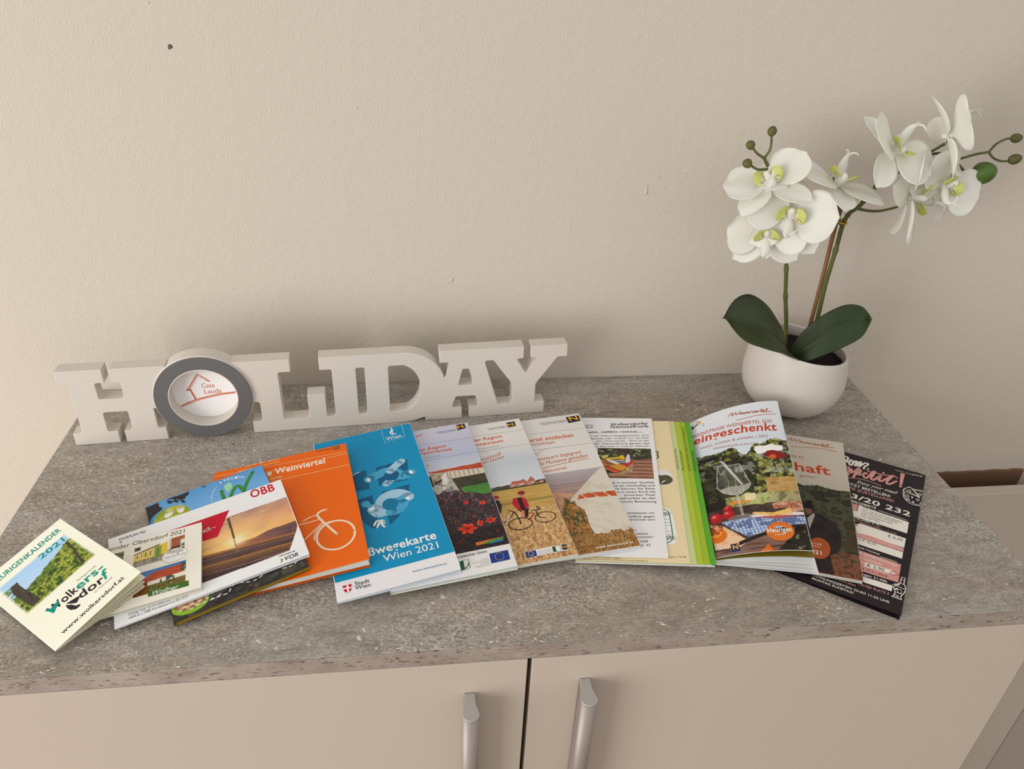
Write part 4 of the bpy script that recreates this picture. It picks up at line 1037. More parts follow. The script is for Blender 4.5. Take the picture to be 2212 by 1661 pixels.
  ('P','logo','cf6a28',[[45.1,-4.1],[53.4,-1.3],[58.1,4.0],[61.6,9.0],[64.8,2.1],[70.2,-2.1],[78.5,-5.9]]),
  ('E','badge','d8722c',[74.2,22.1],12.71,11.38,8.0),
  ('T', 'badge', 'inklusive', 'f6e4d0', [68.92, 26.92, 10.41, 1.92, 2.0], {}),
  ('T', 'badge', 'Heurigen', 'fbf3ea', [62.93, 20.91, 21.74, 5.68, 2.3], {'b': 0.8}),
  ('T', 'badge', 'Kalender', 'f6e4d0', [69.06, 17.38, 9.8, 2.14, 2.6], {}),
  ('P','logo','1f2a58',[[28.7,13.0],[35.0,12.9],[36.9,4.0],[29.2,3.6]]),
  ('T', 'logo', 'N', 'f4b820', [30.61, 6.21, 4.28, 5.34, 5.8], {'b': 1}),
  ('T', 'lettering', 'frischend.', 'efe8dc', [15.02, 8.97, 12.5, 3.19, -5.6], {'b': 0.5}),
  ('T', 'lettering', 'ER', 'efe8dc', [15.29, 12.09, 3.52, 2.07, -5.9], {'b': 0.5}),
 ],
 'schaft': [
  ('R','script',[[48.1,198.0],[93.9,195.3],[48.9,206.4]]),
  ('S','lines','b85428',0.8,[[52.1,187.2],[67.3,190.2],[81.8,191.7],[97.1,190.2]],1,0),
  ('T', 'lettering', 'ND', 'c04a24', [51.97, 167.17, 11.49, 4.89, 2.6], {'b': 0.3, 'sp': 1}),
  ('T', 'lettering', 'haft', 'c8401c', [54.5, 144.98, 33.94, 14.86, 3.4], {'b': 1}),
  ('T', 'lettering', 'gehen"', 'a8644c', [58.46, 135.89, 16.34, 4.14, 3.9], {}),
  ('R','pictop',[[55.9,125.1],[104.6,125.6]]),
  ('R','man',[[62.8,94.6],[66.9,101.4],[69.0,87.3],[69.3,82.0],[79.6,77.9],[89.5,68.7],[91.7,57.5],[91.0,41.0],[86.7,30.3],[80.4,25.4],[81.3,9.0],[82.7,2.1],[65.3,-0.1],[64.6,49.7],[62.2,65.9]]),
  ('R','face',[[61.4,85.1],[66.8,86.7],[68.2,81.7],[63.7,75.9]]),
  ('R','collar',[[62.9,71.3],[69.2,81.1],[70.1,77.8],[64.4,56.3]]),
  ('R','hair',[[60.1,93.8],[64.7,99.8],[68.9,96.4],[68.7,87.2],[60.3,86.6]]),
  ('R','earth',[[79.7,14.5],[91.9,21.1],[104.3,18.6],[104.5,1.2],[82.7,1.3]]),
  ('E','badge','b85a2c',[71.4,32.2],9.31,14.31,-7.8),
  ('T', 'badge', 'svolle', 'f0d8c8', [65.3, 35.99, 8.84, 2.78, 4.1], {}),
  ('T', 'badge', 'bote', 'f0d8c8', [65.67, 32.9, 6.79, 2.43, 4.5], {'pre': 'Ange'}),
  ('T', 'badge', '21', 'fbf0e6', [67.62, 23.56, 5.64, 5.2, 7.0], {'pre': '20', 'b': 0.9}),
  ('P','badge','cf4a20',[[63.9,1.3],[68.3,1.5],[75.0,1.0],[64.2,-1.5]]),
 ],
 'bon': [
  ('R','bon',[[29.5,196.6],[52.9,197.2]]),
  ('S','script','efe8dc',2.0,[[28.4,205.6],[30.6,205.7],[31.8,203.1],[31.0,197.5],[32.6,196.2],[34.0,199.8],[35.3,202.3],[37.4,199.1],[36.9,193.2],[34.5,193.4],[34.6,199.6],[37.8,199.9],[40.6,199.8]],1,0),
  ('S','script','efe8dc',1.9,[[37.7,199.2],[39.1,202.3],[41.0,202.3],[40.0,194.5],[40.9,193.9],[42.7,200.5],[44.3,204.3],[44.7,201.2],[43.5,194.9],[44.1,194.2],[46.5,200.0],[48.7,204.1],[51.1,204.4],[51.2,201.7],[48.9,197.0],[48.7,192.5]],1,0),
  ('S','script','d89890',2.4,[[34.2,188.3],[36.3,185.1],[36.3,178.6],[36.2,172.1]],1,0),
  ('S','script','d89890',2.5,[[34.6,184.1],[37.3,185.7],[38.3,183.0],[36.4,177.6],[39.7,180.6],[42.2,185.4],[44.4,192.2],[43.2,182.7],[41.6,172.1]],1,0),
  ('S','script','d89890',2.3,[[42.7,185.7],[45.4,189.4],[46.5,185.7],[44.7,179.3],[47.7,181.1],[51.0,184.1],[52.6,186.1],[50.7,186.1],[49.8,181.3],[52.0,177.2],[54.3,179.7],[58.2,193.8]],1,0),
  ('S','script','d89890',2.4,[[59.8,193.6],[58.3,185.2],[57.5,179.4],[59.8,177.7],[62.7,183.6],[65.6,189.6],[64.7,180.6],[66.9,179.8],[69.9,184.7],[75.9,195.7]],1,0),
  ('S','script','d89890',2.4,[[76.2,195.3],[72.9,185.5],[72.1,179.7],[73.8,178.2],[76.5,181.3],[80.2,187.7]],1,0),
  ('S','script','d89890',1.5,[[53.0,196.2],[52.1,192.9],[54.4,190.4],[58.4,191.8],[65.9,191.9],[73.5,194.2],[77.0,195.8],[80.6,193.2]],1,0),
  ('E','script','d89890',[67.2,195.7],1.34,1.31,18.7),
  ('S','script','d89890',0.9,[[36.9,167.8],[44.8,171.9],[55.2,173.3],[67.9,171.6]],1,0),
  ('P','script','d89890',[[82.3,204.6],[86.4,205.1],[85.9,183.2],[83.7,182.5]]),
  ('E','script','d89890',[84.9,180.6],1.33,1.78,-10.8),
  ('T', 'lettering', 'Enjoy your meal!', 'efe8dc', [46.21, 164.37, 37.75, 5.22, 2.3], {'it': 0.4}),
  ('T', 'lettering', 'verteilt durch', 'efe8dc', [76.89, 206.51, 15.56, 1.62, 4.1], {}),
  ('T', 'lettering', 'post.at', 'efe8dc', [93.07, 207.16, 9.46, 2.46, 9.7], {'b': 0.7}),
  ('T', 'lettering', 'TZT BESTELLEN!', 'efe8dc', [40.84, 156.54, 37.11, 4.54, -0.2], {'pre': 'JE', 'b': 0.7}),
  ('T', 'lettering', 'IS ZUSTELLUNG!', 'd89890', [43.45, 149.93, 38.3, 4.47, 0.9], {'pre': 'GRAT', 'b': 0.6}),
  ('T', 'lettering', '3/20 232', 'efe8dc', [44.68, 137.17, 53.26, 7.81, -3.0], {'b': 1}),
  ('T', 'lettering', 'ERGEBIETE', 'efe8dc', [47.21, 129.88, 21.37, 3.84, 1.9], {'pre': 'LIEF', 'b': 0.6}),
  ('S','lines','efe8dc',0.6,[[71.2,130.2],[96.1,128.3]],0,0),
  ('P','panel','efe8dc',[[47.6,128.2],[52.8,128.9],[98.0,126.2],[98.1,108.6],[51.9,109.0]]),
  ('P','panel','d89890',[[47.6,128.2],[53.1,129.0],[53.2,118.2],[49.9,118.1]]),
  ('S','lines','241c22',0.7,[[53.1,129.0],[53.2,118.2],[49.9,118.1]],0,0),
  ('T', 'lettering', '- 2220 WOLKERSDORF', '3a3236', [55.75, 126.3, 27.04, 2.45, -0.8], {}),
  ('T', 'lettering', '- 2221 GROß SCHWEINBARTH', '3a3236', [55.64, 122.63, 36.95, 2.42, -2.9], {}),
  ('T', 'lettering', '- 2232 DEUTSCH WAGRAM', '3a3236', [55.53, 118.99, 33.46, 2.41, -1.3], {}),
  ('T', 'lettering', '- 2241 SCHÖNKIRCHEN', '3a3236', [55.42, 115.37, 29.17, 2.39, -1.3], {}),
  ('T', 'lettering', '- 2243 MATZEN', '3a3236', [55.31, 111.78, 19.0, 2.37, 0.0], {}),
  ('T', 'lettering', 'TELLWERT € 12.-', 'efe8dc', [53.06, 106.04, 22.7, 2.54, 0.2], {'pre': 'MINDESTBES', 'b': 0.6}),
  ('T', 'lettering', 'EM BESTELLWERT + € 2.50', 'd89890', [53.18, 102.01, 36.69, 2.27, -0.3], {}),
  ('P','panel','efe8dc',[[55.0,97.8],[59.1,101.2],[98.0,100.7],[98.0,86.6],[57.8,86.0]]),
  ('T', 'lettering', 'A', '3a3236', [55.36, 95.26, 2.79, 3.24, 10.3], {}),
  ('T', 'lettering', '€ 6,50', '2a2226', [83.24, 94.25, 12.48, 4.12, 4.1], {}),
  ('P','panel','d89890',[[57.3,85.8],[68.1,87.6],[98.0,85.7],[98.0,80.5],[58.6,80.4]]),
  ('T', 'lettering', '€ 25,00 2l PEPSI GRATIS', 'e8c4bc', [59.08, 82.51, 37.55, 2.95, -1.0], {}),
  ('P','panel','efe8dc',[[58.9,80.1],[97.8,79.9],[98.0,70.5],[61.4,70.5]]),
  ('T', 'lettering', 'N € 30,00', '3a3236', [60.28, 76.19, 15.33, 3.52, 1.4], {}),
  ('T', 'lettering', 'AKTION!', 'efe8dc', [61.64, 65.52, 18.43, 2.58, -3.7], {'b': 0.6}),
  ('S','lines','efe8dc',0.6,[[81.2,63.7],[94.4,63.7]],0,0),
  ('P','panel','d89890',[[63.3,62.6],[98.1,62.4],[98.4,37.7],[69.6,36.2]]),
  ('T', 'lettering', 'P SANDWICHES', 'efe0d8', [64.69, 58.25, 30.62, 3.03, -2.2], {'b': 0.3}),
  ('T', 'lettering', 'l Getränk', 'efe0d8', [66.12, 51.88, 17.49, 3.76, 0.5], {}),
  ('T', 'lettering', 's!', 'efe0d8', [67.14, 46.63, 2.39, 2.5, 3.9], {}),
  ('P','panel','efe8dc',[[70.2,49.1],[87.2,50.2],[91.7,51.3],[91.0,45.6],[86.9,44.8],[70.6,43.3]]),
  ('T', 'lettering', '€ 2,90', '2a2226', [72.24, 44.52, 14.33, 3.92, 7.4], {'b': 0.4}),
  ('T', 'lettering', 's 17.11.2019', '4a2a2c', [69.68, 39.09, 19.74, 2.66, 0.6], {'pre': 'bi', 'b': 0.5}),
  ('S','drawing','4a3a3c',0.4,[[90.6,47.0],[93.4,49.0],[97.7,48.3],[95.7,45.5],[92.4,45.2],[90.6,47.0]],1,0),
  ('E','drawing','efe8dc',[93.1,47.4],1.85,1.19,8.6),
  ('T', 'lettering', 'ngen 21:30h', 'efe8dc', [70.68, 31.61, 19.56, 3.2, 4.1], {'pre': 'Bestellu', 'b': 0.4}),
  ('P','panel','efe8dc',[[71.2,30.0],[94.9,31.5],[94.8,24.0],[73.0,23.1]]),
  ('T', 'lettering', 'UCKFLIESS', 'd89890', [50.84, 13.97, 16.86, 2.35, 2.0], {'b': 0.4}),
  ('T', 'lettering', 'MAYER PLATZ 5', 'd89890', [69.35, 17.45, 24.17, 3.1, 3.8], {'b': 0.5}),
  ('T', 'lettering', 'ÖFFNUNGSZEITEN: DI-SO 11-22 UHR', 'efe8dc', [34.05, 8.82, 60.99, 2.76, -0.3], {'b': 0.6}),
  ('T', 'lettering', 'MONTAG RUHETAG!', 'efe8dc', [34.17, 4.54, 33.26, 2.73, -0.5], {'b': 0.6}),
  ('S','drawing','efe8dc',0.7,[[100.2,45.9],[103.0,46.3],[102.8,43.0],[99.9,42.9],[100.2,45.9]],0,0),
  ('S','drawing','efe8dc',0.7,[[100.3,42.7],[99.7,37.7],[97.8,34.2],[95.9,30.8],[96.3,27.9],[97.5,24.9],[96.8,19.9],[95.6,18.1]],1,0),
  ('S','drawing','efe8dc',0.7,[[102.8,43.0],[102.9,38.0],[104.1,35.6],[104.7,31.4],[104.1,27.2],[102.7,23.3],[102.3,20.2],[103.2,17.9]],1,0),
  ('S','drawing','efe8dc',0.7,[[95.6,18.1],[103.2,17.9]],0,0),
  ('S','drawing','efe8dc',0.6,[[99.7,37.7],[103.0,37.6]],0,0),
  ('S','drawing','efe8dc',0.6,[[97.3,32.8],[104.5,32.0]],0,0),
  ('S','drawing','efe8dc',0.6,[[97.5,24.9],[103.0,24.7]],0,0),
  ('S','drawing','efe8dc',0.6,[[94.8,32.8],[97.8,35.0],[99.3,37.4],[99.2,34.3],[97.8,35.0],[96.0,34.7]],1,0),
  ('E','drawing','efe8dc',[100.6,27.4],1.81,2.62,-2.2),
  ('E','drawing','241c22',[100.6,27.4],1.49,2.1,-1.2),
  ('E','drawing','efe8dc',[97.9,29.0],1.62,0.83,54.5),
  ('T', 'drawing', 'OIL', 'efe8dc', [97.56, 18.69, 3.8, 3.34, 2.2], {'b': 0.2}),
  ('S','drawing','efe8dc',0.7,[[106.8,158.0],[101.8,156.5],[95.4,156.5],[89.8,162.9],[88.1,171.9]],1,0),
  ('S','drawing','efe8dc',0.5,[[105.1,158.4],[101.2,158.0],[96.2,158.9],[90.6,164.4],[89.4,171.6]],1,0),
  ('S','drawing','efe8dc',0.8,[[103.3,170.4],[94.0,183.0],[91.8,182.2],[88.7,178.3],[87.8,174.7],[88.7,173.2],[95.8,172.4],[103.3,170.4]],1,0),
  ('S','drawing','efe8dc',0.6,[[102.4,171.9],[88.9,176.4]],0,0),
  ('S','drawing','efe8dc',0.7,[[103.2,171.3],[95.9,182.5],[105.1,183.9]],0,0),
  ('S','drawing','efe8dc',0.7,[[105.2,182.0],[97.5,181.5]],0,0),
  ('S','drawing','efe8dc',0.6,[[91.8,176.1],[92.9,178.8],[94.5,177.2],[93.3,174.8],[91.8,176.1]],1,0),
  ('S','drawing','efe8dc',0.6,[[101.4,175.7],[102.5,178.4],[104.1,176.8],[102.9,174.4],[101.4,175.7]],1,0),
  ('S','drawing','efe8dc',0.6,[[91.0,166.6],[92.1,169.3],[93.7,167.7],[92.5,165.3],[91.0,166.6]],1,0),
  ('S','drawing','efe8dc',0.6,[[100.4,165.3],[101.5,167.9],[103.0,166.4],[101.9,164.0],[100.4,165.3]],1,0),
  ('S','drawing','efe8dc',0.6,[[92.1,161.3],[93.2,163.9],[94.7,162.4],[93.6,160.1],[92.1,161.3]],1,0),
  ('S','drawing','efe8dc',0.6,[[104.0,160.6],[105.1,163.2],[106.7,161.7],[105.5,159.4],[104.0,160.6]],1,0),
  ('E','drawing','efe8dc',[96.6,167.4],0.89,1.39,8.4),
  ('E','drawing','efe8dc',[98.3,160.1],0.89,1.37,8.6),
 ],
}

def pic_heurigen(d):
    x0, y0, x1, y1 = bbox(d['photo']); p = Pic(x0 - 2, y0 - 2, x1 + 2, y1 + 2, 0.4, 'f7f3df')
    X, Y = p.X, p.Y
    soft = np.clip(np.minimum.reduce([X - x0, x1 - X, Y - y0, y1 - Y]) / 2.5 + .5, 0, 1)
    base = p.C.copy()
    p.grad(np.ones(X.shape), [(y0, 'c8dcec'), (y1, 'a8cdf0')])
    xr = (X - x0) / (x1 - x0)
    hill = y0 + (y1 - y0) * (0.40 + 0.42 * xr + 0.12 * np.exp(-((xr - .08) / .08) ** 2) + .10 * (fbm(X, Y * .2, .22, 4, 3) - .5))
    veg = Y < hill
    p.tex(veg, ['2f4a1c', '54702a', '8a9a34', 'b8b448', '6a8030'], 0.32, 5, 4, 1, 1, 2.4)
    p.put(veg & (fbm(X, Y, .8, 3, 9) > .62), '24381a', .7)
    p.put((xr > .28) & (xr < .62) & (Y > hill - 9) & veg, '3a5a22', .45)
    p.put((xr < .16) & (Y > y0 + 14) & (Y < y0 + 36) & (fbm(X, Y, .5, 3, 21) > .5), '5a7a34', .9)
    for k in ('postL', 'postR'):
        m = p.poly(d[k], '3a352c'); p.tex(m, ['2a2620', '4c463a', '3a342a'], .5, 7, 3, 1, .3)
    p.C = base * (1 - soft[..., None]) + p.C * soft[..., None]
    return [('cover_photo', p)]
def pic_obersdorf(d):
    out = []
    x0, y0, x1, y1 = bbox(d['p1']); p = Pic(x0, y0, x1, y1, .35, 'd8d4c4'); X, Y = p.X, p.Y; w = x1 - x0; h = y1 - y0
    t = np.ones(X.shape, bool); xr = (X - x0) / w; yr = (Y - y0) / h
    p.put(t, 'f0ece0'); p.put(yr < .35, '9a9484'); p.tex(yr < .3, ['8a8474', 'a8a290', '78705e'], .3, 3)
    top = .62 + .42 * xr
    p.put((xr < .66) & (yr > .3) & (yr < top), 'e8c840')
    for k in range(5):
        a = .05 + k * .085; p.put((xr > a) & (xr < a + .04) & (yr > .38) & (yr < .62 + a * .3), 'f6f0d8')
        p.put((xr > a + .008) & (xr < a + .03) & (yr > .4) & (yr < .58 + a * .3), '5a5448')
    p.put((xr > .40) & (xr < .54) & (yr > .25) & (yr < .78), '8aa04c'); p.put((xr > .44) & (xr < .5) & (yr > .25) & (yr < .7), '6a8a40')
    p.put((xr < .5) & (yr > top) & (yr < top + .06), '6a5a4c')
    p.put((xr > .69), 'c8c0b0'); p.put((xr > .73) & (yr > .12), '6a3a2a'); p.tex((xr > .73) & (yr > .55), ['5a3024', 'b86a40', '3a2418'], .25, 8)
    p.put((xr > .92) & (yr > .3) & (yr < .8), 'e8e4d8'); p.put((xr > .93) & (yr > .45) & (yr < .58), '2f7a4a'); p.put((xr > .93) & (yr > .3) & (yr < .42), 'c8602c')
    p.put((xr < .12) & (yr > .82), '5a3a34')
    out.append(('cover_photo', p))
    x0, y0, x1, y1 = bbox(d['p2']); p = Pic(x0, y0, x1, y1, .35, 'd8d4c4'); X, Y = p.X, p.Y; w = x1 - x0; h = y1 - y0
    xr = (X - x0) / w; yr = (Y - y0) / h
    p.grad(np.ones(X.shape), [(y0, 'a8c8e8'), (y1, '3f78b8')])
    p.put((yr < .62) & (yr > .25) & (xr > .2), 'ece6d8')
    roof = (yr > .50 + .03 * xr) & (yr < .60 + .34 * np.clip((xr - .12) / .3, 0, 1)) & (yr < .84 + .06 * xr) & (xr > .15) & (xr < .97)
    p.put(roof, 'b84a2c'); p.put(roof & (fbm(X * .3, Y, .8, 3, 4) > .58), 'd06a40', .6)
    for a in (.5, .62, .74): p.put((xr > a) & (xr < a + .04) & (yr > .34) & (yr < .46), '5a4a40')
    p.tex((yr < .34), ['4a3a20', '8a5a30', '6a7a34', '3a4a20', 'a8783c'], .45, 11, 4, 1, 1, 2.2)
    p.tex((xr < .26) & (yr < .55), ['3a2416', '8a4a24', '5a3018'], .4, 13)
    p.ell((x0 + w * .68, y0 + h * .47), w * .07, h * .07, '2a5a48'); p.put((abs(xr - .68) < .008) & (yr < .45) & (yr > .2), '3a3430')
    p.tex((xr > .9) & (yr > .55) & (fbm(X, Y, .7, 3, 2) > .45), ['2a3420', '4a5a34'], .6, 4)
    out.append(('cover_photo', p))
    x0, y0, x1, y1 = bbox(d['p0']); p = Pic(x0, y0, x1, y1, .4, 'd8d4c4'); p.tex(np.ones(p.X.shape), ['3a3a28', '6a7048', '8a8a70', '4a4034'], .3, 6)
    out.append(('cover_photo', p))
    return out
def pic_oebb(d):
    x0, y0, x1, y1 = bbox(d['photo']); x1 = min(x1, 147.4); p = Pic(x0, y0, x1, y1, .45, 'f2f2f4'); X, Y = p.X, p.Y
    P = d['photo']; m = inpoly(X, Y, P)
    yr = (Y - y0) / (y1 - y0); s = d['sun'][0]
    base = p.C.copy()
    p.grad(np.ones(X.shape), [(y0, 'b87850'), (y0 + 34, 'f0b870'), (y0 + 48, 'e8a878'), (y1, 'a88078')])
    p.tex((yr > .55), ['c89078', 'e8b088', 'a87c78', 'd89c80'], .05, 3, 4, .5, 2.2, 1.5) if 0 else None
    st = fbm(X * .5 - Y * .2, Y * 2.0, .07, 4, 3); p.put(np.clip((st - .5) * 3, 0, 1) * (yr > .5), 'f0c090', .6); p.put(np.clip((.45 - st) * 3, 0, 1) * (yr > .5), '8a6870', .6)
    hill = inpoly(X, Y, d['hill']) & (Y < 48 + 6 * (fbm(X, Y * 0, .12, 3, 4) - .5))
    r = np.hypot(X - s[0], (Y - s[1]) * 1.2)
    p.put(np.exp(-(r / 26) ** 2), 'f8d080', .85)
    p.tex(hill, ['5a4450', '7a5450', '4a3a48'], .1, 8, 4, 1, 1.5); p.put(hill * np.exp(-((X - s[0]) / 22) ** 2), 'c87848', .75)
    gy = 44 - (X - 69.5) * 0.155
    gr = Y < gy - 0.5
    p.tex(gr, ['4a3438', '6a4a3c', '3a2a34'], .12, 5, 4, .4, 2.0); p.put(gr & (Y > gy - 3), 'b87a3c', .7)
    for off, c, w in ((6, '9a8488', .35), (9, '5a4448', 1.5), (14, 'a8783c', 1.8), (17, '7a5a3c', 1.2), (23, 'a89090', .4), (26, '8a7478', .35)):
        p.put(np.abs(Y - (gy - off + (X - 100) * .02 * (off / 10))) < w * (.5 + .5 * fbm(X, Y, .3, 2, off)), c, .75)
    p.put(gr & (Y < gy - 24), '38262e', .7)
    p.put(np.exp(-(r / 8) ** 2), 'fdf0c0', 1.0)
    pl = inpoly(X, Y, d['pole']); p.put(pl, '4a3430', .85)
    p.put((abs(X - 96.0) < .7) & (Y < 52) & (Y > 34), 'a86a48', .6)
    p.put((abs(Y - 79 - (X - 96) * .12) < .28) & (X > 88) & (X < 108), '5a4040'); p.put((abs(Y - 73) < .25) & (X > 90) & (X < 96), '5a4040')
    p.C = np.where(m[..., None], p.C, base)
    return [('cover_photo', p)]
def pic_region(d):
    p = Pic(0.3, 0.3, 105.0, 153.8, .5, '5aa0dc'); X, Y = p.X, p.Y
    p.grad(np.ones(X.shape), [(60, 'a8d0f0'), (120, '78b4e8'), (154, '5a9cd4')])
    for k in ('leafA', 'leafB', 'leafC', 'leafD', 'leafE'): p.poly(d[k], '2e2a2c')
    x0, y0, x1, y1 = bbox(d['oval']); c = ((x0 + x1) / 2, (y0 + y1) / 2 - 6); rx, ry = (x1 - x0) / 2 + .5, (y1 - y0) / 2 + 5
    p.ell((c[0] - 1.5, c[1]), rx + 1.5, ry + .3, '3a94d8'); m = p.ell(c, rx, ry, '9aa834'); p.tex(m, ['5a7020', 'b8bc3c', '8a9c30', 'd0cc58'], .09, 3, 3)
    for k in ('glassA', 'glassB'):
        g = d[k]; p.poly(g, 'd8d4a8', .8); b = bbox(g); p.put(inpoly(X, Y, g) & (Y < b[1] + (b[3] - b[1]) * .45), 'f4f2ea', .85); p.put(inpoly(X, Y, g) & (Y > b[1] + (b[3] - b[1]) * .5) & (fbm(X, Y, .4, 2, 4) > .5), '8a8a50', .4)
    low = Y < 42 + 6 * np.sin(X * .07)
    p.tex(low, ['2e2a2c', '403c38', '2a2628', '4a463c'], .12, 6, 4, 1, 1, 1.4)
    p.put(low & (fbm(X, Y, .16, 4, 31) > .63), '5a5a48', .7)
    g = d['greenoval'][0]; p.ell((g[0] - 6, g[1] + 3), 14, 9.5, '8ab82c'); m = p.ell((g[0] - 5.5, g[1] + 6), 12.5, 8.5, '7a5644'); p.tex(m, ['6a4436', '9a7058', 'c89878', '7a5040'], .25, 8)
    for k in range(9): p.ell((g[0] - 14 + k * 1.9, g[1] + .5 + (k % 3) * 1.0), 1.5, 1.2, ['e0c088', 'd4a878', 'e8cc98'][k % 3])
    return [('cover_print', p)]
def pic_A(d):
    w = 105; pb = 45
    p = Pic(0.3, 0.3, 104.7, 217.3, .55, 'eceae8'); X, Y = p.X, p.Y
    top = d['roof'][0][1]
    by = min(q[1] for q in d['picbottom'])
    ph = Y > by
    p.grad(Y > 120, [(120, 'd8d8dc'), (165, 'b8c0d4'), (190, 'c4c4d8'), (217, 'd0cedc')])
    roofy = bbox(d['roof']); 
    sky = Y > roofy[1]
    below = ph & (Y < roofy[3])
    p.put(below & (Y < roofy[1] + 2), '3a3434')
    p.poly(d['roof'], 'b8482a'); p.put(inpoly(X, Y, d['roof']) & (fbm(X, Y, .4, 3, 2) > .6), 'c86040', .5)
    p.poly(d['wall'], 'd8ccb0'); mw = inpoly(X, Y, d['wall']); p.tex(mw & (X < 70), ['4a4034', '8a7860', 'c8bca0', '5a4a3c'], .2, 5)
    for k in range(7): p.put(mw & (abs(X - 72 - 4.5 * k) < .9) & (Y > roofy[1] - 6), '8a8aa0', .6)
    mid = Y < bbox(d['lawn'])[3] + 1
    p.tex((Y < roofy[1] - 7) & (Y > bbox(d['lawn'])[3] - 2) & (X > 55) & ph, ['2e2c24', '4a4434', '3a3a28'], .2, 8)
    p.poly(d['path'], 'b8b0a8'); p.poly(d['statue'], 'e0dcd4'); p.put(inpoly(X, Y, d['path']) & (fbm(X, Y, .3, 3, 4) > .6), '6a6868', .7)
    p.poly(d['lawn'], '3f7a34'); p.tex(inpoly(X, Y, d['lawn']), ['3a7030', '4f8a3c', '336428'], .2, 3)
    fy = bbox(d['lawn'])[1] + 4 + 10 * np.sin((X - 30) * .05)
    fl = ph & (Y < fy + 6 * (fbm(X, Y, .15, 3, 7) - .5))
    p.tex(fl, ['1e1a1e', '3a2c38', '2c2a24', '54404e', '241e24'], .35, 12, 5, 1.6, .8, 2.0)
    p.put(fl & (Y > fy - 14) & (fbm(X * 2.2, Y * .5, .5, 3, 14) > .62), '9a6a80', .65)
    p.put(fl & (fbm(X * 1.2, Y, .5, 3, 41) > .70), '7a7868', .6)
    p.put(fl & (Y < by + 26), '1a1618', .55)
    def flower(q, seed, s=1.0):
        c, a, b = q; r = dist(c, a) * s; rb = dist(c, b) * s; th = np.arctan2(Y - c[1], X - c[0]); rr = np.hypot((X - c[0]) / r, (Y - c[1]) / rb)
        m = rr < .86 + .16 * np.cos(th * 6 + seed); p.put(m, 'd0301c'); p.put(m & (np.cos(th * 6 + seed) < -.55), '8a1810', .8); p.put(m & (rr > .45) & (fbm(X, Y, .6, 2, seed) > .5), 'ee6440', .7); p.put(rr < .2, '6a1810')
    flower(d['dahlia'], 1, 1.25); flower(d['dahlia2'], 2); flower(d['fl3'], 3); flower(d['fl4'], 4); flower(d['fl5'], 5)
    p.put(fl & (fbm(X, Y, .45, 2, 77) > .80), 'c03020', .8)
    p.put(Y <= by, 'eceae8')
    return [('cover_print', p)]
def pic_B(d):
    p = Pic(0.3, 0.3, 104.7, 211.2, .5, 'e6e2dc'); X, Y = p.X, p.Y
    hz = bbox(d['horizon']); 
    p.grad(np.ones(X.shape), [(hz[1], 'd8dce0'), (140, 'c4ccd4'), (160, 'dadad8'), (180, 'e6e2dc'), (211, 'e8e6e0')])
    fy = bbox(d['field'])
    hl = hz[1] + 2
    p.tex((Y < hl + 3 + 3 * fbm(X, Y * 0, .15, 3, 4)) & (Y > hl - 8), ['3a3a2c', '54503a', '2e3026'], .3, 3)
    p.poly(d['castle'], 'b87468'); mc = inpoly(X, Y, d['castle']); p.tex(mc, ['8a3c34', 'c89078', 'd8b49c', '9a4a40'], .35, 6); p.put(mc & (Y > bbox(d['castle'])[3] - 8), 'a83c38', .6)
    cb = bbox(d['castle']); p.tex((X > cb[0] - 2) & (Y < cb[1] + 4 + 2 * fbm(X, Y, .3, 2, 4)) & (Y > cb[1] - 4), ['2e3024', '46442e'], .4, 2)
    field = Y < hl - 2
    p.tex(field, ['b89448', 'c8a458', 'a8843c'], .06, 8, 4, .4, 3)
    for k in range(7): p.put(field & (abs(Y - (hl - 8 - 3.4 * k) - (X - 50) * .02) < .5), 'dcc080', .5)
    p.put(field & (abs(Y - (fy[1] + 12)) < 1.8), '8a7a38', .7)
    wheat = Y < bbox(d['wheat'])[3] - 5
    p.tex(wheat, ['a87848', 'd8b070', 'b88858', 'e4c48c', '98683c'], .28, 17, 5, 2.2, .55, 1.9)
    p.put(wheat & (fbm(X * 2.6, Y * .7, .5, 3, 23) > .66), 'f0d8a8', .7); p.put(wheat & (Y < 45) & (fbm(X * 2.2, Y * .8, .4, 3, 29) < .38), '8a4a3c', .6)
    for k, c in (('armL', 'c88a68'), ('armR', 'c88a68'), ('rider2', '2a2428'), ('shorts', '1e1a1e'), ('leg', 'c88060'), ('jersey', 'b8202c')): p.poly(d[k], c)
    jb = bbox(d['jersey']); p.put(inpoly(X, Y, d['jersey']) & (abs(X - (jb[0] + jb[2]) / 2 - 1) < 2.0), '2a1a20')
    for k, c in (('head', 'c8886a'), ('helmet', '8a2028'), ('helm2', '9a3030')):
        q = d[k]; p.ell(q[0], dist(q[0], q[1]), dist(q[0], q[2]), c)
    return [('cover_print', p)]
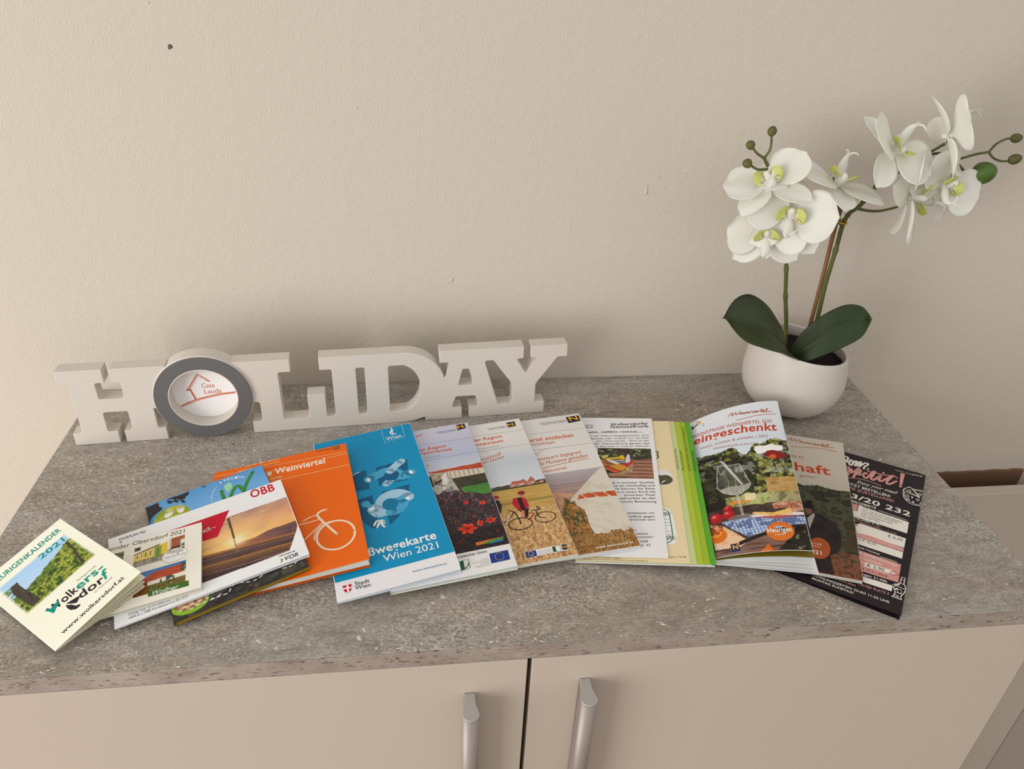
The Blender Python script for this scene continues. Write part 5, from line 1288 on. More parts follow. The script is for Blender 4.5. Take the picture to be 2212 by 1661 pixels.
def pic_C(d):
    p = Pic(0.3, 0.3, 104.7, 210.4, .5, 'e4e0da'); X, Y = p.X, p.Y
    sy = bbox(d['sky'])[1] + 1.5
    ph = Y < sy
    p.grad(ph, [(sy - 40, 'b08a78'), (sy - 25, 'a8908c'), (sy - 12, 'a89a9c'), (sy, 'b8b0b0')])
    for k in range(6): p.put(ph & (abs(Y - (sy - 20 - 4.0 * k) - 1.5 * fbm(X, Y * 0, .08, 3, k)) < .9), ['8a7478', '9a7a70', 'b08a70'][k % 3], .6)
    g = Y < sy - 44
    p.tex(g, ['5a4424', '8a6a34', 'a87c48', '6a5a2c', '98804a'], .2, 9, 5, 1.3, .7, 1.9)
    p.poly(d['grass'], '8a6030', .3); m = inpoly(X, Y, d['grass']); p.tex(m, ['5a5a2c', '8a5a28', 'b8763c', '3a4a2c', '6a5030'], .25, 3, 5, 1.4, .6, 2)
    p.put(g & (Y < 70) & (fbm(X * 1.2, Y, .1, 4, 55) > .56), '4a5030', .7); p.put(g & (fbm(X * 2.5, Y * .6, .45, 3, 19) > .68), 'd8b078', .7)
    p.put((X < 16) & ph & (Y > sy - 60) & (Y < sy - 32), 'c89c84', .9)
    p.poly(d['arm'], 'c8987c'); p.put(inpoly(X, Y, d['arm']) & (fbm(X, Y, .2, 3, 3) > .55), 'b07c60', .5)
    p.ell((9, sy - 24), 8, 6, 'c8a070')
    mt = p.poly(d['towel'], 'dcd4c4'); p.put(mt & (fbm(X + Y, Y, .12, 3, 5) > .58), 'c8bca8', .5)
    ms = p.poly(d['stripe'], 'c85a30'); p.put(ms & (np.mod(X + Y * .5, 11) < 1.6), 'ecdcc8'); p.put(ms & (fbm(X, Y, .3, 3, 4) > .6), 'a84424', .6)
    b = Y < 20 + 6 * fbm(X, Y * 0, .3, 3, 6)
    p.tex(b, ['5a3c1c', 'b07c44', '7a5a28', 'd0a068', '4a3818'], .35, 13, 5, 1.5, 1, 2)
    p.put((X < 45) & (Y < 60) & (fbm(X * 2, Y * .6, .35, 3, 91) > .6), 'c87848', .6)
    return [('cover_print', p)]
def pic_korb(d):
    x0, y0, x1, y1 = bbox(d['photo']); x1 = min(x1, 104)
    p = Pic(x0, y0, x1, y1, .35, '2e2a28'); X, Y = p.X, p.Y
    p.tex(np.ones(X.shape), ['1e1c1a', '3a3830', '4a5034', '2a2622'], .25, 4, 4); p.put((fbm(X, Y, .35, 3, 8) > .66) & (Y > y1 - 14), 'a8b07c', .8); p.put(((X - x0) / (x1 - x0) > .35) & ((X - x0) / (x1 - x0) < .62) & (Y > y1 - 16), '4a3038', .6)
    t = p.poly(d['table'], '9a6a50'); t = t | ((Y < y1 - 18 - (X - x1) * 0) & (X > x0 + (x1 - x0) * .5) & (Y < y0 + (y1 - y0) * .62)); p.put(t, '9a6a50')
    p.tex(t, ['8a5a44', 'a87860', '94644c'], .12, 5, 3, .5, 3)
    for k in range(7): p.put(t & (abs(Y - (y0 + 3 + 5.6 * k) + (X - x0) * .02) < .45), '4a2c20', .9); p.put(t & (abs(Y - (y0 + 4 + 5.6 * k)) < .35), 'd0b09a', .5)
    mw = p.poly(d['wicker'], 'c8a478'); p.tex(mw, ['a88058', 'e0c498', '8a6440', 'd0b080'], .6, 4)
    p.tex((X < x0 + 22) & (Y > y0 + 12) & (Y < y0 + 30), ['7a4a28', 'a86a38', 'd8b060'], .2, 6)
    p.poly(d['cloth1'], 'c83428'); p.poly(d['cloth2'], 'd8963c'); p.poly(d['cloth3'], 'c82c2c')
    m = inpoly(X, Y, d['cloth1']); p.put(m & (np.mod(X * .6 + Y, 6) < 1), 'f0a860')
    for k, c in (('yel1', 'd8c868'), ('yel3', 'd8b83c'), ('yel2', 'f0b81c'), ('w1', 'e0dcd8'), ('w2', 'e4e0e0'), ('bottle', 'dcd4d8')): p.poly(d[k], c)
    b = bbox(d['w2']); p.put(inpoly(X, Y, d['w2']) & (abs(Y - (b[1] + b[3]) / 2 + .5) < .8), '2a2a3a')
    return [('photo', p)]
def pic_eing(d):
    p = Pic(0.3, 0.3, 99.7, 210.7, .45, 'e8ecf2'); X, Y = p.X, p.Y
    pt = bbox(d['pictop']); top = (pt[1] + pt[3]) / 2
    p.grad(Y > top - 30, [(top - 30, 'd8e0ea'), (top, 'd8dfe8'), (top + 14, 'dfe3ea'), (210, 'eceef2')])
    edge = top - 8 + 20 * (fbm(X, Y, .06, 4, 3) - .5) - 12 * np.exp(-((X - 55) / 9) ** 2) - 6 * np.exp(-((X - 20) / 10) ** 2)
    veg = (Y < edge)
    p.tex(veg, ['16140f', '2a2a1c', '46482a', '1e1a16', '343420'], .12, 7, 5, 1, 1, 1.8)
    p.put(veg & ((X > 62) | (Y > top - 28)) & (fbm(X, Y, .22, 4, 15) > .54), '8a8c3c', .85); p.put(veg & (X > 58) & (fbm(X, Y, .3, 3, 25) > .62), 'c4c080', .7)
    p.put(veg & (fbm(X, Y, .1, 3, 51) > .66) & (Y > top - 55), 'b8c0c0', .5)
    yv = lambda k: bbox(d[k])
    m = (X > 70) & (Y > 66) & (Y < 92); p.tex(m, ['b08a4c', 'c8a468', '9a7840'], .15, 4, 3, .6, 2)
    tb = yv('tom3')[3] - 1
    p.tex((Y < 72 + 0 * X) & (X > 30), ['98906c', 'b8ac80', '6a6a3c', 'd0c8a8'], .12, 22, 4); p.put((Y < 70) & (X < 30), '241c18')
    p.tex(Y < 58, ['2a2020', '4a3a34', '5a4a44'], .2, 5)
    p.poly(d['leaf1'], '8a9448'); p.tex(inpoly(X, Y, d['leaf1']), ['6a7830', 'a8b068', 'c0c488', '7a8a3c'], .25, 6)
    p.poly(d['clothA'], '6a88b8'); mc = inpoly(X, Y, d['clothA']); p.put(mc & (np.mod(X + Y * .2, 3.2) < 1.2), 'dfe4ee', .7); p.put(mc & (np.mod(Y - X * .1, 3.2) < 1.2), 'cfd8ea', .6); p.put(mc & (fbm(X, Y, .15, 3, 3) < .42), '3a4a78', .6)
    p.poly(d['plate'], 'e4dcd8'); pb = yv('plate'); p.put(inpoly(X, Y, d['plate']) & (Y < pb[1] + 4.2), 'a83440', .8)
    p.poly(d['meat'], 'c88868'); p.tex(inpoly(X, Y, d['meat']), ['a8604c', 'e0b090', '8a4a38', 'd89c80'], .4, 3); p.poly(d['cheese'], 'e0a848'); p.tex(inpoly(X, Y, d['cheese']), ['d89838', 'f0c878', 'c8843c'], .2, 9)
    p.put((X > 32) & (X < 52) & (Y > 62) & (Y < 66), 'd88a34'); p.put((X > 48) & (X < 58) & (Y > 64) & (Y < 73), 'e8d8a8')
    p.poly(d['wood'], '6a4c40'); p.tex(inpoly(X, Y, d['wood']), ['5a3c34', '7a5c50', '8a6a5c', '4a302a'], .1, 4, 4, .4, 2)
    p.poly(d['board'], 'e8c098'); p.put(inpoly(X, Y, d['board']) & (fbm(X, Y, .12, 3, 6) > .6), 'd8a87c', .6)
    mb = yv('board'); p.put((np.abs((Y - (mb[1] + 2)) - (X - 30) * .35) < 2.2) & (X > 36) & (X < 62), '2a1e1c')
    p.poly(d['darkvine'], '1e1a18'); p.tex(inpoly(X, Y, d['darkvine']), ['16120f', '2e2a22', '201c18'], .2, 5); p.put(inpoly(X, Y, d['darkvine']) & (fbm(X, Y, .28, 3, 8) > .7), '9a9068', .7)
    for k in ('tom3', 'tom2', 'tom1'):
        q = d[k]; r, rb = dist(q[0], q[1]), dist(q[0], q[2]); p.ell(q[0], r, rb, 'a8181c'); p.ell((q[0][0] - .2 * r, q[0][1] + .25 * rb), r * .6, rb * .55, 'c8282c'); p.ell((q[0][0] - .3 * r, q[0][1] + .4 * rb), r * .2, rb * .15, 'f0a8a0')
    q = d['pepper']; p.ell(q[0], dist(q[0], q[1]), dist(q[0], q[2]), 'd8701c'); p.ell((q[0][0] - 2, q[0][1] + 3), 6, 4, 'f09438')
    p.put((X < 24) & (Y > 28) & (Y < 46) & (fbm(X, Y, .3, 3, 9) > .5), '8a2c1c', .8)
    mg = inpoly(X, Y, d['bowl']); p.put(mg, 'b8b8b4', .22); gb = yv('bowl')
    p.put(mg & (fbm(X * 3, Y * .4, .25, 3, 61) > .6), 'd8dce0', .35); p.poly(d['wine'], 'd8d4c4', .6)
    ol = d['bowl'] + [d['bowl'][0]]
    for a, b in zip(ol[:-1], ol[1:]):
        a, b = np.array(a), np.array(b); t = np.clip(((X - a[0]) * (b - a)[0] + (Y - a[1]) * (b - a)[1]) / ((b - a) @ (b - a) + 1e-9), 0, 1)
        p.put(np.hypot(X - a[0] - t * (b - a)[0], Y - a[1] - t * (b - a)[1]) < .45, 'e4e6e4', .6)
    p.poly(d['stem'], 'd0ccc4', .6); p.poly(d['stream'], 'e8ecee', .75); p.poly(d['bottle'], '1c1814'); p.put(inpoly(X, Y, d['bottle']) & (Y > yv('bottle')[3] - 3), '5a544c', .6)
    q = d['foot']; p.ell(q[0], dist(q[0], q[1]), dist(q[0], q[2]), 'c8c8cc', .35)
    p.poly(d['map'], 'f4f2f0'); p.poly(d['map2'], '8a2428'); q = d['map3']; p.ell(q[0], dist(q[0], q[1]), dist(q[0], q[2]), 'd8602c')
    return [('cover_print', p)]
def pic_schaft(d):
    p = Pic(0.3, 0.3, 104.7, 209.0, .5, 'd8cfc0'); X, Y = p.X, p.Y
    pt = d['pictop']; ed = pt[0][1] + (X - pt[0][0]) * (pt[1][1] - pt[0][1]) / (pt[1][0] - pt[0][0])
    p.grad(np.ones(X.shape), [(100, 'bcb4a4'), (150, 'ccc2b2'), (209, 'd4cabb')])
    veg = Y < ed + 12 * (fbm(X, Y, .07, 4, 3) - .5) - 2
    p.tex(veg, ['2a2c22', '3c4030', '54563c', '23241d', '46472f'], .1, 8, 5, 1, 1, 1.7)
    p.put(veg & (np.mod(Y + X * .03, 17) < .7), '6a6a58', .5); p.put(veg & (Y < 85) & (fbm(X, Y, .12, 3, 77) > .52), '4a3826', .7)
    e = inpoly(X, Y, d['earth']) | ((Y < 32) & (X > 58) & (fbm(X, Y, .2, 3, 6) > .3)); p.tex(e, ['5a3424', '8a5840', '6a4430', '3a2418'], .3, 4, 4)
    m = p.poly(d['man'], '221c1e'); p.tex(m, ['1e181a', '2e2628', '241d20'], .08, 9); p.put((X < 58) & (Y < 48), '211a1e')
    p.poly(d['face'], '8a5648'); p.poly(d['hair'], '1a1414'); p.poly(d['collar'], 'b8b0a4')
    return [('cover_print', p)]

BK = {}
def booklet(key, name, label, cat, cover, back, leaves, pics=None, extra=(), cover_t=0.25, spine=True, nuv=(2, 2), surf=None):
    S3 = surf or plane_surface(ITEMS[key])
    base = S3.f(S3.w / 2, S3.l / 2, 0, 0)
    root = tag(empty(name, base), label, cat)
    BK[key] = (root, S3)
    nu, nv = nuv
    if back is not None:
        sheet_obj('back_cover', S3, 0, S3.w, 0, S3.l, nu, nv, -0.3, 0.0, paper(back), root)
    rnd = random.Random(hash(key) % 1000 if False else sum(map(ord, key)))
    for fr, col, du, dv, th in leaves:
        sheet_obj('page', S3, 0.25, S3.w - du, dv, S3.l - 0.4, nu, nv, th, fr, paper(col), root)
    fc = sheet_obj('front_cover', S3, 0, S3.w, 0, S3.l, nu, nv, cover_t, 1.0, paper(cover), root)
    if spine and back is not None:
        V, F = [], []; n = 4
        for v in (0, S3.l):
            for k in range(n + 1):
                a = math.pi * k / n; fr = k / n
                V.append(S3.f(-0.35 * math.sin(a), v, 0.3 * (1 - fr), fr)); V.append(S3.f(0.3, v, 0.3 * (1 - fr) , fr))
        st = 2 * (n + 1)
        for k in range(n):
            a = 2 * k
            F += [(a, a + 2, st + a + 2, st + a), (a, a + 1, a + 3, a + 2), (st + a, st + a + 2, st + a + 3, st + a + 1)]
        link('spine', mesh_from('spine', V, F), paper(cover), root)
    if pics:
        for nm, pc in pics(Rd(key)): picture_obj(nm, S3, pc, fc)
    print_elements(S3, list(PRINT[key]) + list(extra), fc)
    return root, S3
def even(n, col, f0, f1, du=(0.2, 1.0), dv=(0.3, 1.5), th=0.12):
    return [(f0 + (f1 - f0) * i / max(1, n - 1), col, du[0] + (du[1] - du[0]) * ((i * 7) % 5) / 4, dv[0] + (dv[1] - dv[0]) * ((i * 3) % 4) / 3, th) for i in range(n)]

booklet('bon', 'menu_leaflet', 'dark folded menu leaflet with pink Bon appetit lettering, rightmost of the row', 'leaflet', '241c22', '241c22',
        [(0.42, '2a2228', .5, .4, .2), (0.5, '241c22', .4, .2, .15)])
R_ = Rd('schaft')
booklet('schaft', 'tourist_booklet', 'beige and dark green booklet with a man in a dark coat, on the menu leaflet', 'booklet', 'd6ccbd', '2a2420',
        even(5, 'e8e4dc', .2, .85), pic_schaft, script_elems(R_['script'], 'b85428', 0.75))
# the springy wine booklet: pages fanned open to the right
R_ = Rd('eing')
booklet('eing', 'wine_booklet', 'fanned-open eingeschenkt booklet with a wine glass on its cover', 'booklet', 'e8ecf2', 'f0efec',
        [(0.10, 'f2f1ee', 0.5, 0.3, .12), (0.26, 'f2f1ee', 0.8, 0.6, .12), (0.42, 'f2f1ee', 0.6, 0.4, .12), (0.50, 'f2f1ee', 0.9, 0.8, .12), (0.58, 'f2f1ee', 0.6, 0.5, .12), (0.66, 'f2f1ee', .7, .3, .12), (0.72, '7a6a20', 0.4, 0.2, .12)],
        pic_eing, script_elems(R_['script'], 'b85428', 0.8), spine=False, nuv=(60, 6), surf=eing_surface())
# register booklet: every page a little wider than the one above
def build_green():
    S3 = plane_surface(ITEMS['green'])
    root = tag(empty('register_booklet', S3.f(S3.w / 2, S3.l / 2, 0, 0)), 'cream register booklet with a staircase of green page tabs', 'booklet')
    tb = Rd('green')['tabs']; ws = [(tb[i][0] + tb[i + 5][0]) / 2 for i in range(5)]
    cols = ['efdcb0', 'ccd795', 'b4c83e', 'a4c032', '5fae36']
    sheet_obj('back_cover', S3, 0, S3.w - 1.0, 0.4, S3.l, 2, 2, -0.3, 0.0, paper('e8e6e0'), root)
    for i in range(5): sheet_obj('page', S3, 0.2, S3.w - 2 - i * .6, 0.6, S3.l - .5, 2, 2, .12, .12 + .11 * i, paper('efece4'), root)
    top = None
    for i in range(4, 0, -1):
        sheet_obj('tab_page', S3, 0.1, min(ws[i], S3.w), 0.2 * i, S3.l - .2, 2, 2, .15, 1 - i * .085, paper(cols[i]), root)
    top = sheet_obj('front_cover', S3, 0, ws[0], 0, S3.l, 2, 2, .15, 1.0, paper(cols[0]), root)
    el = []; n = 0
    for e in PRINT['green']:
        if e[0] == 'T' and e[2].isupper():
            n += 1; e = e[:5] + ({**e[5], 'lv': 3.5 * .085 * n},)
        el.append(e)
    print_elements(S3, el, top)
build_green()
booklet('korb', 'info_sheet', 'white printed sheet headed Wolkersdorfer GenussKorb with a basket photo', 'flyer', 'f2f0f0', None, [], pic_korb, cover_t=0.2)
booklet('C', 'leisure_brochure', 'pale brochure with a white sunshade towel photo, next to the GenussKorb sheet', 'brochure', 'e4e0da', 'eceae6',
        [(.12, 'f4f4f2', -0.3, 0.0, .2)] + even(5, 'f0efec', .3, .9, (.3, 1.0), (.2, 1.2)), pic_C)
R_ = Rd('B')
ex = ring_elems(R_['wheelA'][0], dist(*R_['wheelA'][:2]), dist(R_['wheelA'][0], R_['wheelA'][2]), '2a2428', .9) + ring_elems(R_['wheelB'][0], dist(*R_['wheelB'][:2]), dist(R_['wheelB'][0], R_['wheelB'][2]), '2a2428', .8) + star_elems(R_['stars'][0], dist(*R_['stars'][:2]), dist(R_['stars'][0], R_['stars'][2]))
booklet('B', 'cycling_brochure', 'pale brochure with a cyclist in red standing in a wheat field', 'brochure', 'e6e2dc', 'dfe0d0', even(5, 'eef0e4', .15, .88, (.2, .8), (.2, 1.4)), pic_B, ex)
R_ = Rd('A')
booklet('A', 'region_brochure', 'bluish grey brochure with red dahlias, half under the teal map', 'brochure', 'c4c8d8', 'e4e8d4', even(6, 'eef0e4', .12, .88, (.2, .8), (.2, 1.6)), pic_A,
        star_elems(R_['stars'][0], dist(*R_['stars'][:2]), dist(R_['stars'][0], R_['stars'][2])))
_bt = [e for e in PRINT['teal'] if e[0] == 'P' and e[1] == 'band'][0]
_yb = sum(q[1] for q in _bt[3][:2]) / 2
PRINT['teal'] = [('P', 'blue_print', '0892c2', [[0, _yb], [500, _yb], [500, 500], [0, 500]])] + [e for e in PRINT['teal'] if e is not _bt]
booklet('teal', 'walking_map', 'teal folded Vienna walking map with a white bottom band', 'map', 'eeecee', 'e8eef2', [(.3, 'e6ecf0', .3, .3, .15), (.55, 'e6ecf0', .5, .6, .15), (.8, 'e6ecf0', .2, .2, .15)])
R_ = Rd('orange')
q = R_['wheel']; ex = script_elems(R_['script'], 'f3d8a0', .7)
c = q[0]; r1, r2 = dist(q[0], q[1]), dist(q[0], q[2])
ex += ring_elems(c, r1, r2, 'f6dcc0', 2.0, n=40) + [('P', 'logo', '3a2a20', R_['nlogo']), ('T', 'logo', 'N', 'e89a30', [R_['nlogo'][3][0] + .6, R_['nlogo'][3][1] + .7, 3.6, 3.2, 0], {'b': 1})]
booklet('orange', 'cycling_booklet', 'orange booklet with a white bicycle sketch and thick white pages', 'booklet', 'ee680c', 'e4640c', even(9, 'f2efe8', .30, .95, (.4, 1.6), (.4, 2.2), .2), None, ex)
booklet('region', 'region_folder', 'blue and black folder with a green W logo, under the timetable', 'folder', '2e2a2c', '2e2a2c', [(.15, 'b8942c', .2, .2, .2), (.35, 'd0b040', .1, .4, .15), (.55, '8a7a34', .4, .2, .15), (.75, 'c8a838', .2, .5, .15)], pic_region)
booklet('oebb', 'train_timetable', 'white train timetable with a red logo and a railway sunset photo', 'timetable', 'f2f2f4', 'ececf0', even(3, 'f0f0f2', .2, .8), pic_oebb)
booklet('obersdorf', 'tavern_calendar', 'cream wine tavern calendar with two house photos, on the timetable', 'calendar', 'f2efe0', 'e4e0d0', [(.2, 'ece8d8', .3, .3, .15), (.6, 'efebda', .5, .4, .15)], pic_obersdorf)
booklet('heurigen', 'vineyard_calendar', 'cream Wolkersdorf calendar with a vineyard photo, leftmost and topmost of the row', 'calendar', 'f7f3df', 'ece6cc',
        [(.28, 'e9e3c8', -0.5, 0.0, .2), (.34, 'e2dccb', .3, .3, .2), (.5, 'ece6c8', -2.2, 0.6, .2)], pic_heurigen)
# logo print on the disc of the sign
def disc_print():
    el = []
    def P2(x, y): return (80 + x / 3.814, 700 + y / 3.814)
    strokes = [([(136, 58.4), (125.7, 67.8), (113.4, 49.3)], 1.2, 0), ([(113.2, 49.4), (116, 50.2), (119.4, 38.4)], 1.7, 0), ([(104.5, 31), (117, 36.3), (130.6, 40), (145, 42.6), (159, 43.6)], 1.3, 1), ([(126.3, 66.2), (115, 48.6)], .5, 0), ([(105.5, 29.8), (118, 34.9), (131, 38.7), (146, 41.4), (158, 42.3)], .6, 1), ([(126, 66), (135, 57.6)], .4, 0)]
    V, F = [], []
    for pts, w, sm in strokes:
        path = [tuple(p) for p in (smooth_path([(a, b, 0) for a, b in pts], 8) if sm else [Vector((a, b, 0)) for a, b in pts])]
        v, f = ribbon(path, w); b = len(V); V += v; F += [tuple(i + b for i in g) for g in f]
    for txt, x, y, w, h in (('Casa', 127.6, 51.0, 12.5, 5.6), ('Lauda', 129.2, 43.8, 16.4, 5.8)):
        Pt, Fc = text_data(txt, 0, 0, 0); x0, x1 = Pt[:, 0].min(), Pt[:, 0].max(); b = len(V)
        V += [(x + (p[0] - x0) * w / (x1 - x0), y + p[1] * h / .729) for p in Pt]; F += [tuple(i + b for i in g) for g in Fc]
    m = color_mesh('disc_logo', [smap(v[0], v[1], 12.8) for v in V], F, np.array([hexc('d0643c')] * len(V)))
    link('disc_logo', m, M['print'], disc)
disc_print()

# ------------------------------------------------------------------ the potted orchid
PC = Vector((0.7825, -0.0745, Z0))
orchid = tag(empty('potted_orchid', tuple(PC)), 'white artificial orchid with two flower stems in a white ceramic pot', 'potted plant')
def slant(m, k, z_lo, z_hi):
    for v in m.vertices:
        t = min(max((v.co.z - z_lo) / (z_hi - z_lo), 0), 1); t = t * t * (3 - 2 * t)
        v.co.z -= k * v.co.x * t
        v.co += PC
    m.update(); return m
prof = [(0.004, 0.0045), (0.026, 0.0045), (0.0365, 0.0075), (0.0455, 0.0150), (0.0523, 0.0260), (0.0557, 0.0380), (0.0560, 0.0510), (0.0546, 0.0640), (0.0527, 0.0745), (0.0515, 0.0805), (0.0505, 0.0828), (0.0492, 0.0831), (0.0482, 0.0815), (0.0488, 0.0740), (0.0505, 0.0650), (0.050, 0.056)]
sm = [(r, z) for r, z, _ in [tuple(v) for v in smooth_path([(r, z, 0) for r, z in prof], 3)]]
link('pot', fix_normals(slant(lathe_mesh('pot', sm, 72), 0.15, 0.028, 0.082)), M['pot'], orchid, True)
bm = bmesh.new(); bmesh.ops.create_grid(bm, x_segments=40, y_segments=40, size=0.052)
for v in list(bm.verts):
    if v.co.length > 0.0503: bm.verts.remove(v)
rnd = random.Random(4)
for v in bm.verts: v.co.z = 0.0695 + rnd.uniform(-.0012, .0012)
m = bpy.data.meshes.new('soil'); bm.to_mesh(m); bm.free()
link('soil', slant(m, 0.15, 0.028, 0.082), M['soil'], orchid, True)
for a in (-80, 40, 160):
    x, y = 0.024 * math.cos(math.radians(a)), 0.024 * math.sin(math.radians(a))
    link('pot_foot', lathe_mesh('pot_foot', [(0.004, 0.0003), (0.0062, 0.0012), (0.0066, 0.0052), (0.003, 0.0056)], 16), M['pot'], orchid, True).data.transform(Matrix.Translation(PC + Vector((x, y, 0))))

def W(*p): return [Vector((a, b, c + Z0)) for a, b, c in p]
def stem(name, pts, r0, r1, mat, nodes=()):
    path = smooth_path(pts, 6); n = len(path)
    rad = [r0 + (r1 - r0) * i / (n - 1) for i in range(n)]
    for k in nodes:
        i = int(k * (n - 1)); rad[i] *= 1.28
        if i + 1 < n: rad[i + 1] *= 0.92
    return link(name, tube_mesh(name, path, rad, 10), mat, orchid, True)
stem('stem', W((0.765, -0.076, 0.066), (0.757, -0.078, 0.108), (0.747, -0.08, 0.143), (0.738, -0.082, 0.18), (0.728, -0.085, 0.206), (0.717, -0.084, 0.239), (0.702, -0.083, 0.269), (0.689, -0.085, 0.288)), 0.0023, 0.0016, M['stem'], (.3, .42, .62, .75))
stem('stem', W((0.797, -0.072, 0.066), (0.793, -0.075, 0.112), (0.788, -0.08, 0.158), (0.787, -0.083, 0.195), (0.785, -0.086, 0.222), (0.786, -0.09, 0.236), (0.793, -0.092, 0.244), (0.799, -0.09, 0.251), (0.804, -0.09, 0.26), (0.807, -0.09, 0.268), (0.815, -0.09, 0.272), (0.828, -0.088, 0.277), (0.838, -0.088, 0.276), (0.857, -0.088, 0.269), (0.873, -0.086, 0.272), (0.882, -0.085, 0.286)), 0.0024, 0.0016, M['stem'], (.2, .33, .45, .6))
stem('side_stem', W((0.785, -0.086, 0.222), (0.779, -0.085, 0.229), (0.776, -0.085, 0.240), (0.768, -0.088, 0.262), (0.758, -0.094, 0.272)), 0.0018, 0.0014, M['stem'])
stem('side_stem', W((0.791, -0.092, 0.242), (0.805, -0.09, 0.239), (0.818, -0.088, 0.238), (0.834, -0.087, 0.241), (0.845, -0.088, 0.246)), 0.0015, 0.0012, M['stem'])
stem('side_stem', W((0.838, -0.088, 0.277), (0.849, -0.085, 0.290), (0.854, -0.085, 0.295), (0.863, -0.085, 0.301), (0.870, -0.086, 0.308)), 0.0014, 0.0012, M['stem'])
stem('side_stem', W((0.843, -0.086, 0.287), (0.853, -0.085, 0.292), (0.866, -0.085, 0.294), (0.882, -0.086, 0.289), (0.902, -0.086, 0.294), (0.914, -0.086, 0.296)), 0.0013, 0.0012, M['stem'])
stem('bud_stem', W((0.914, -0.086, 0.296), (0.919, -0.086, 0.304), (0.927, -0.086, 0.3085), (0.932, -0.086, 0.309)), 0.0012, 0.0010, M['stem'])
stem('bud_stem', W((0.914, -0.086, 0.296), (0.921, -0.086, 0.2905), (0.930, -0.086, 0.2875), (0.938, -0.086, 0.2875)), 0.0012, 0.0010, M['stem'])
stem('bud_stem', W((0.882, -0.085, 0.286), (0.889, -0.087, 0.282), (0.895, -0.089, 0.277), (0.903, -0.09, 0.2765)), 0.0015, 0.0012, M['stem'])
stem('bud_stem', W((0.689, -0.085, 0.288), (0.680, -0.086, 0.293), (0.674, -0.087, 0.299)), 0.0013, 0.0010, M['stem'])
stem('bud_stem', W((0.689, -0.085, 0.288), (0.693, -0.085, 0.297), (0.692, -0.084, 0.308)), 0.0013, 0.0010, M['stem'])
stem('bud_stem', W((0.694, -0.086, 0.278), (0.682, -0.09, 0.279), (0.673, -0.092, 0.284)), 0.0013, 0.0010, M['stem'])
def bud(c, r, stretch, axis, mat, name='bud'):
    bm = bmesh.new(); bmesh.ops.create_uvsphere(bm, u_segments=20, v_segments=14, radius=1)
    ax = Vector(axis).normalized(); q = Vector((0, 0, 1)).rotation_difference(ax)
    for v in bm.verts:
        t = v.co.z; k = 1 - 0.18 * max(0, t) ** 2 + 0.05 * math.cos(3 * math.atan2(v.co.y, v.co.x)) * (1 - t * t)
        v.co = q @ Vector((v.co.x * r * k, v.co.y * r * k, v.co.z * r * stretch)) + Vector(c) + Vector((0, 0, Z0))
    m = bpy.data.meshes.new(name); bm.to_mesh(m); bm.free(); link(name, m, mat, orchid, True)
bud((0.672, -0.087, 0.3005), 0.0042, 1.08, (-.6, 0, .8), M['bud'])
bud((0.6915, -0.084, 0.3125), 0.0042, 1.15, (.2, 0, 1), M['bud'])
bud((0.670, -0.0925, 0.285), 0.0044, 1.05, (-1, 0, .4), M['bud'])
bud((0.9375, -0.086, 0.3095), 0.0045, 1.30, (1, 0, .1), M['bud'])
bud((0.9445, -0.086, 0.2895), 0.0050, 1.35, (1, 0, .3), M['bud'])
bud((0.9135, -0.0905, 0.2775), 0.0105, 1.12, (1, 0, .15), M['greenbud'], 'green_bud')
# support stick and clip
link('support_stick', tube_mesh('support_stick', smooth_path(W((0.7905, -0.0695, 0.066), (0.7875, -0.073, 0.120), (0.785, -0.076, 0.167), (0.781, -0.0805, 0.229), (0.7855, -0.0815, 0.246)), 5), 0.0021, 10), M['stake'], orchid, True)
ring = [Vector((0.783 + 0.0062 * math.cos(a), -0.0835 + 0.0062 * math.sin(a), Z0 + 0.2255 + 0.001 * math.sin(2 * a))) for a in np.linspace(0, 2 * math.pi, 28)]
link('clip', tube_mesh('clip', ring + [Vector((0.776, -0.086, Z0 + 0.227)), Vector((0.771, -0.087, Z0 + 0.228)), Vector((0.770, -0.087, Z0 + 0.231))], 0.0008, 8), M['gold'], orchid, True)

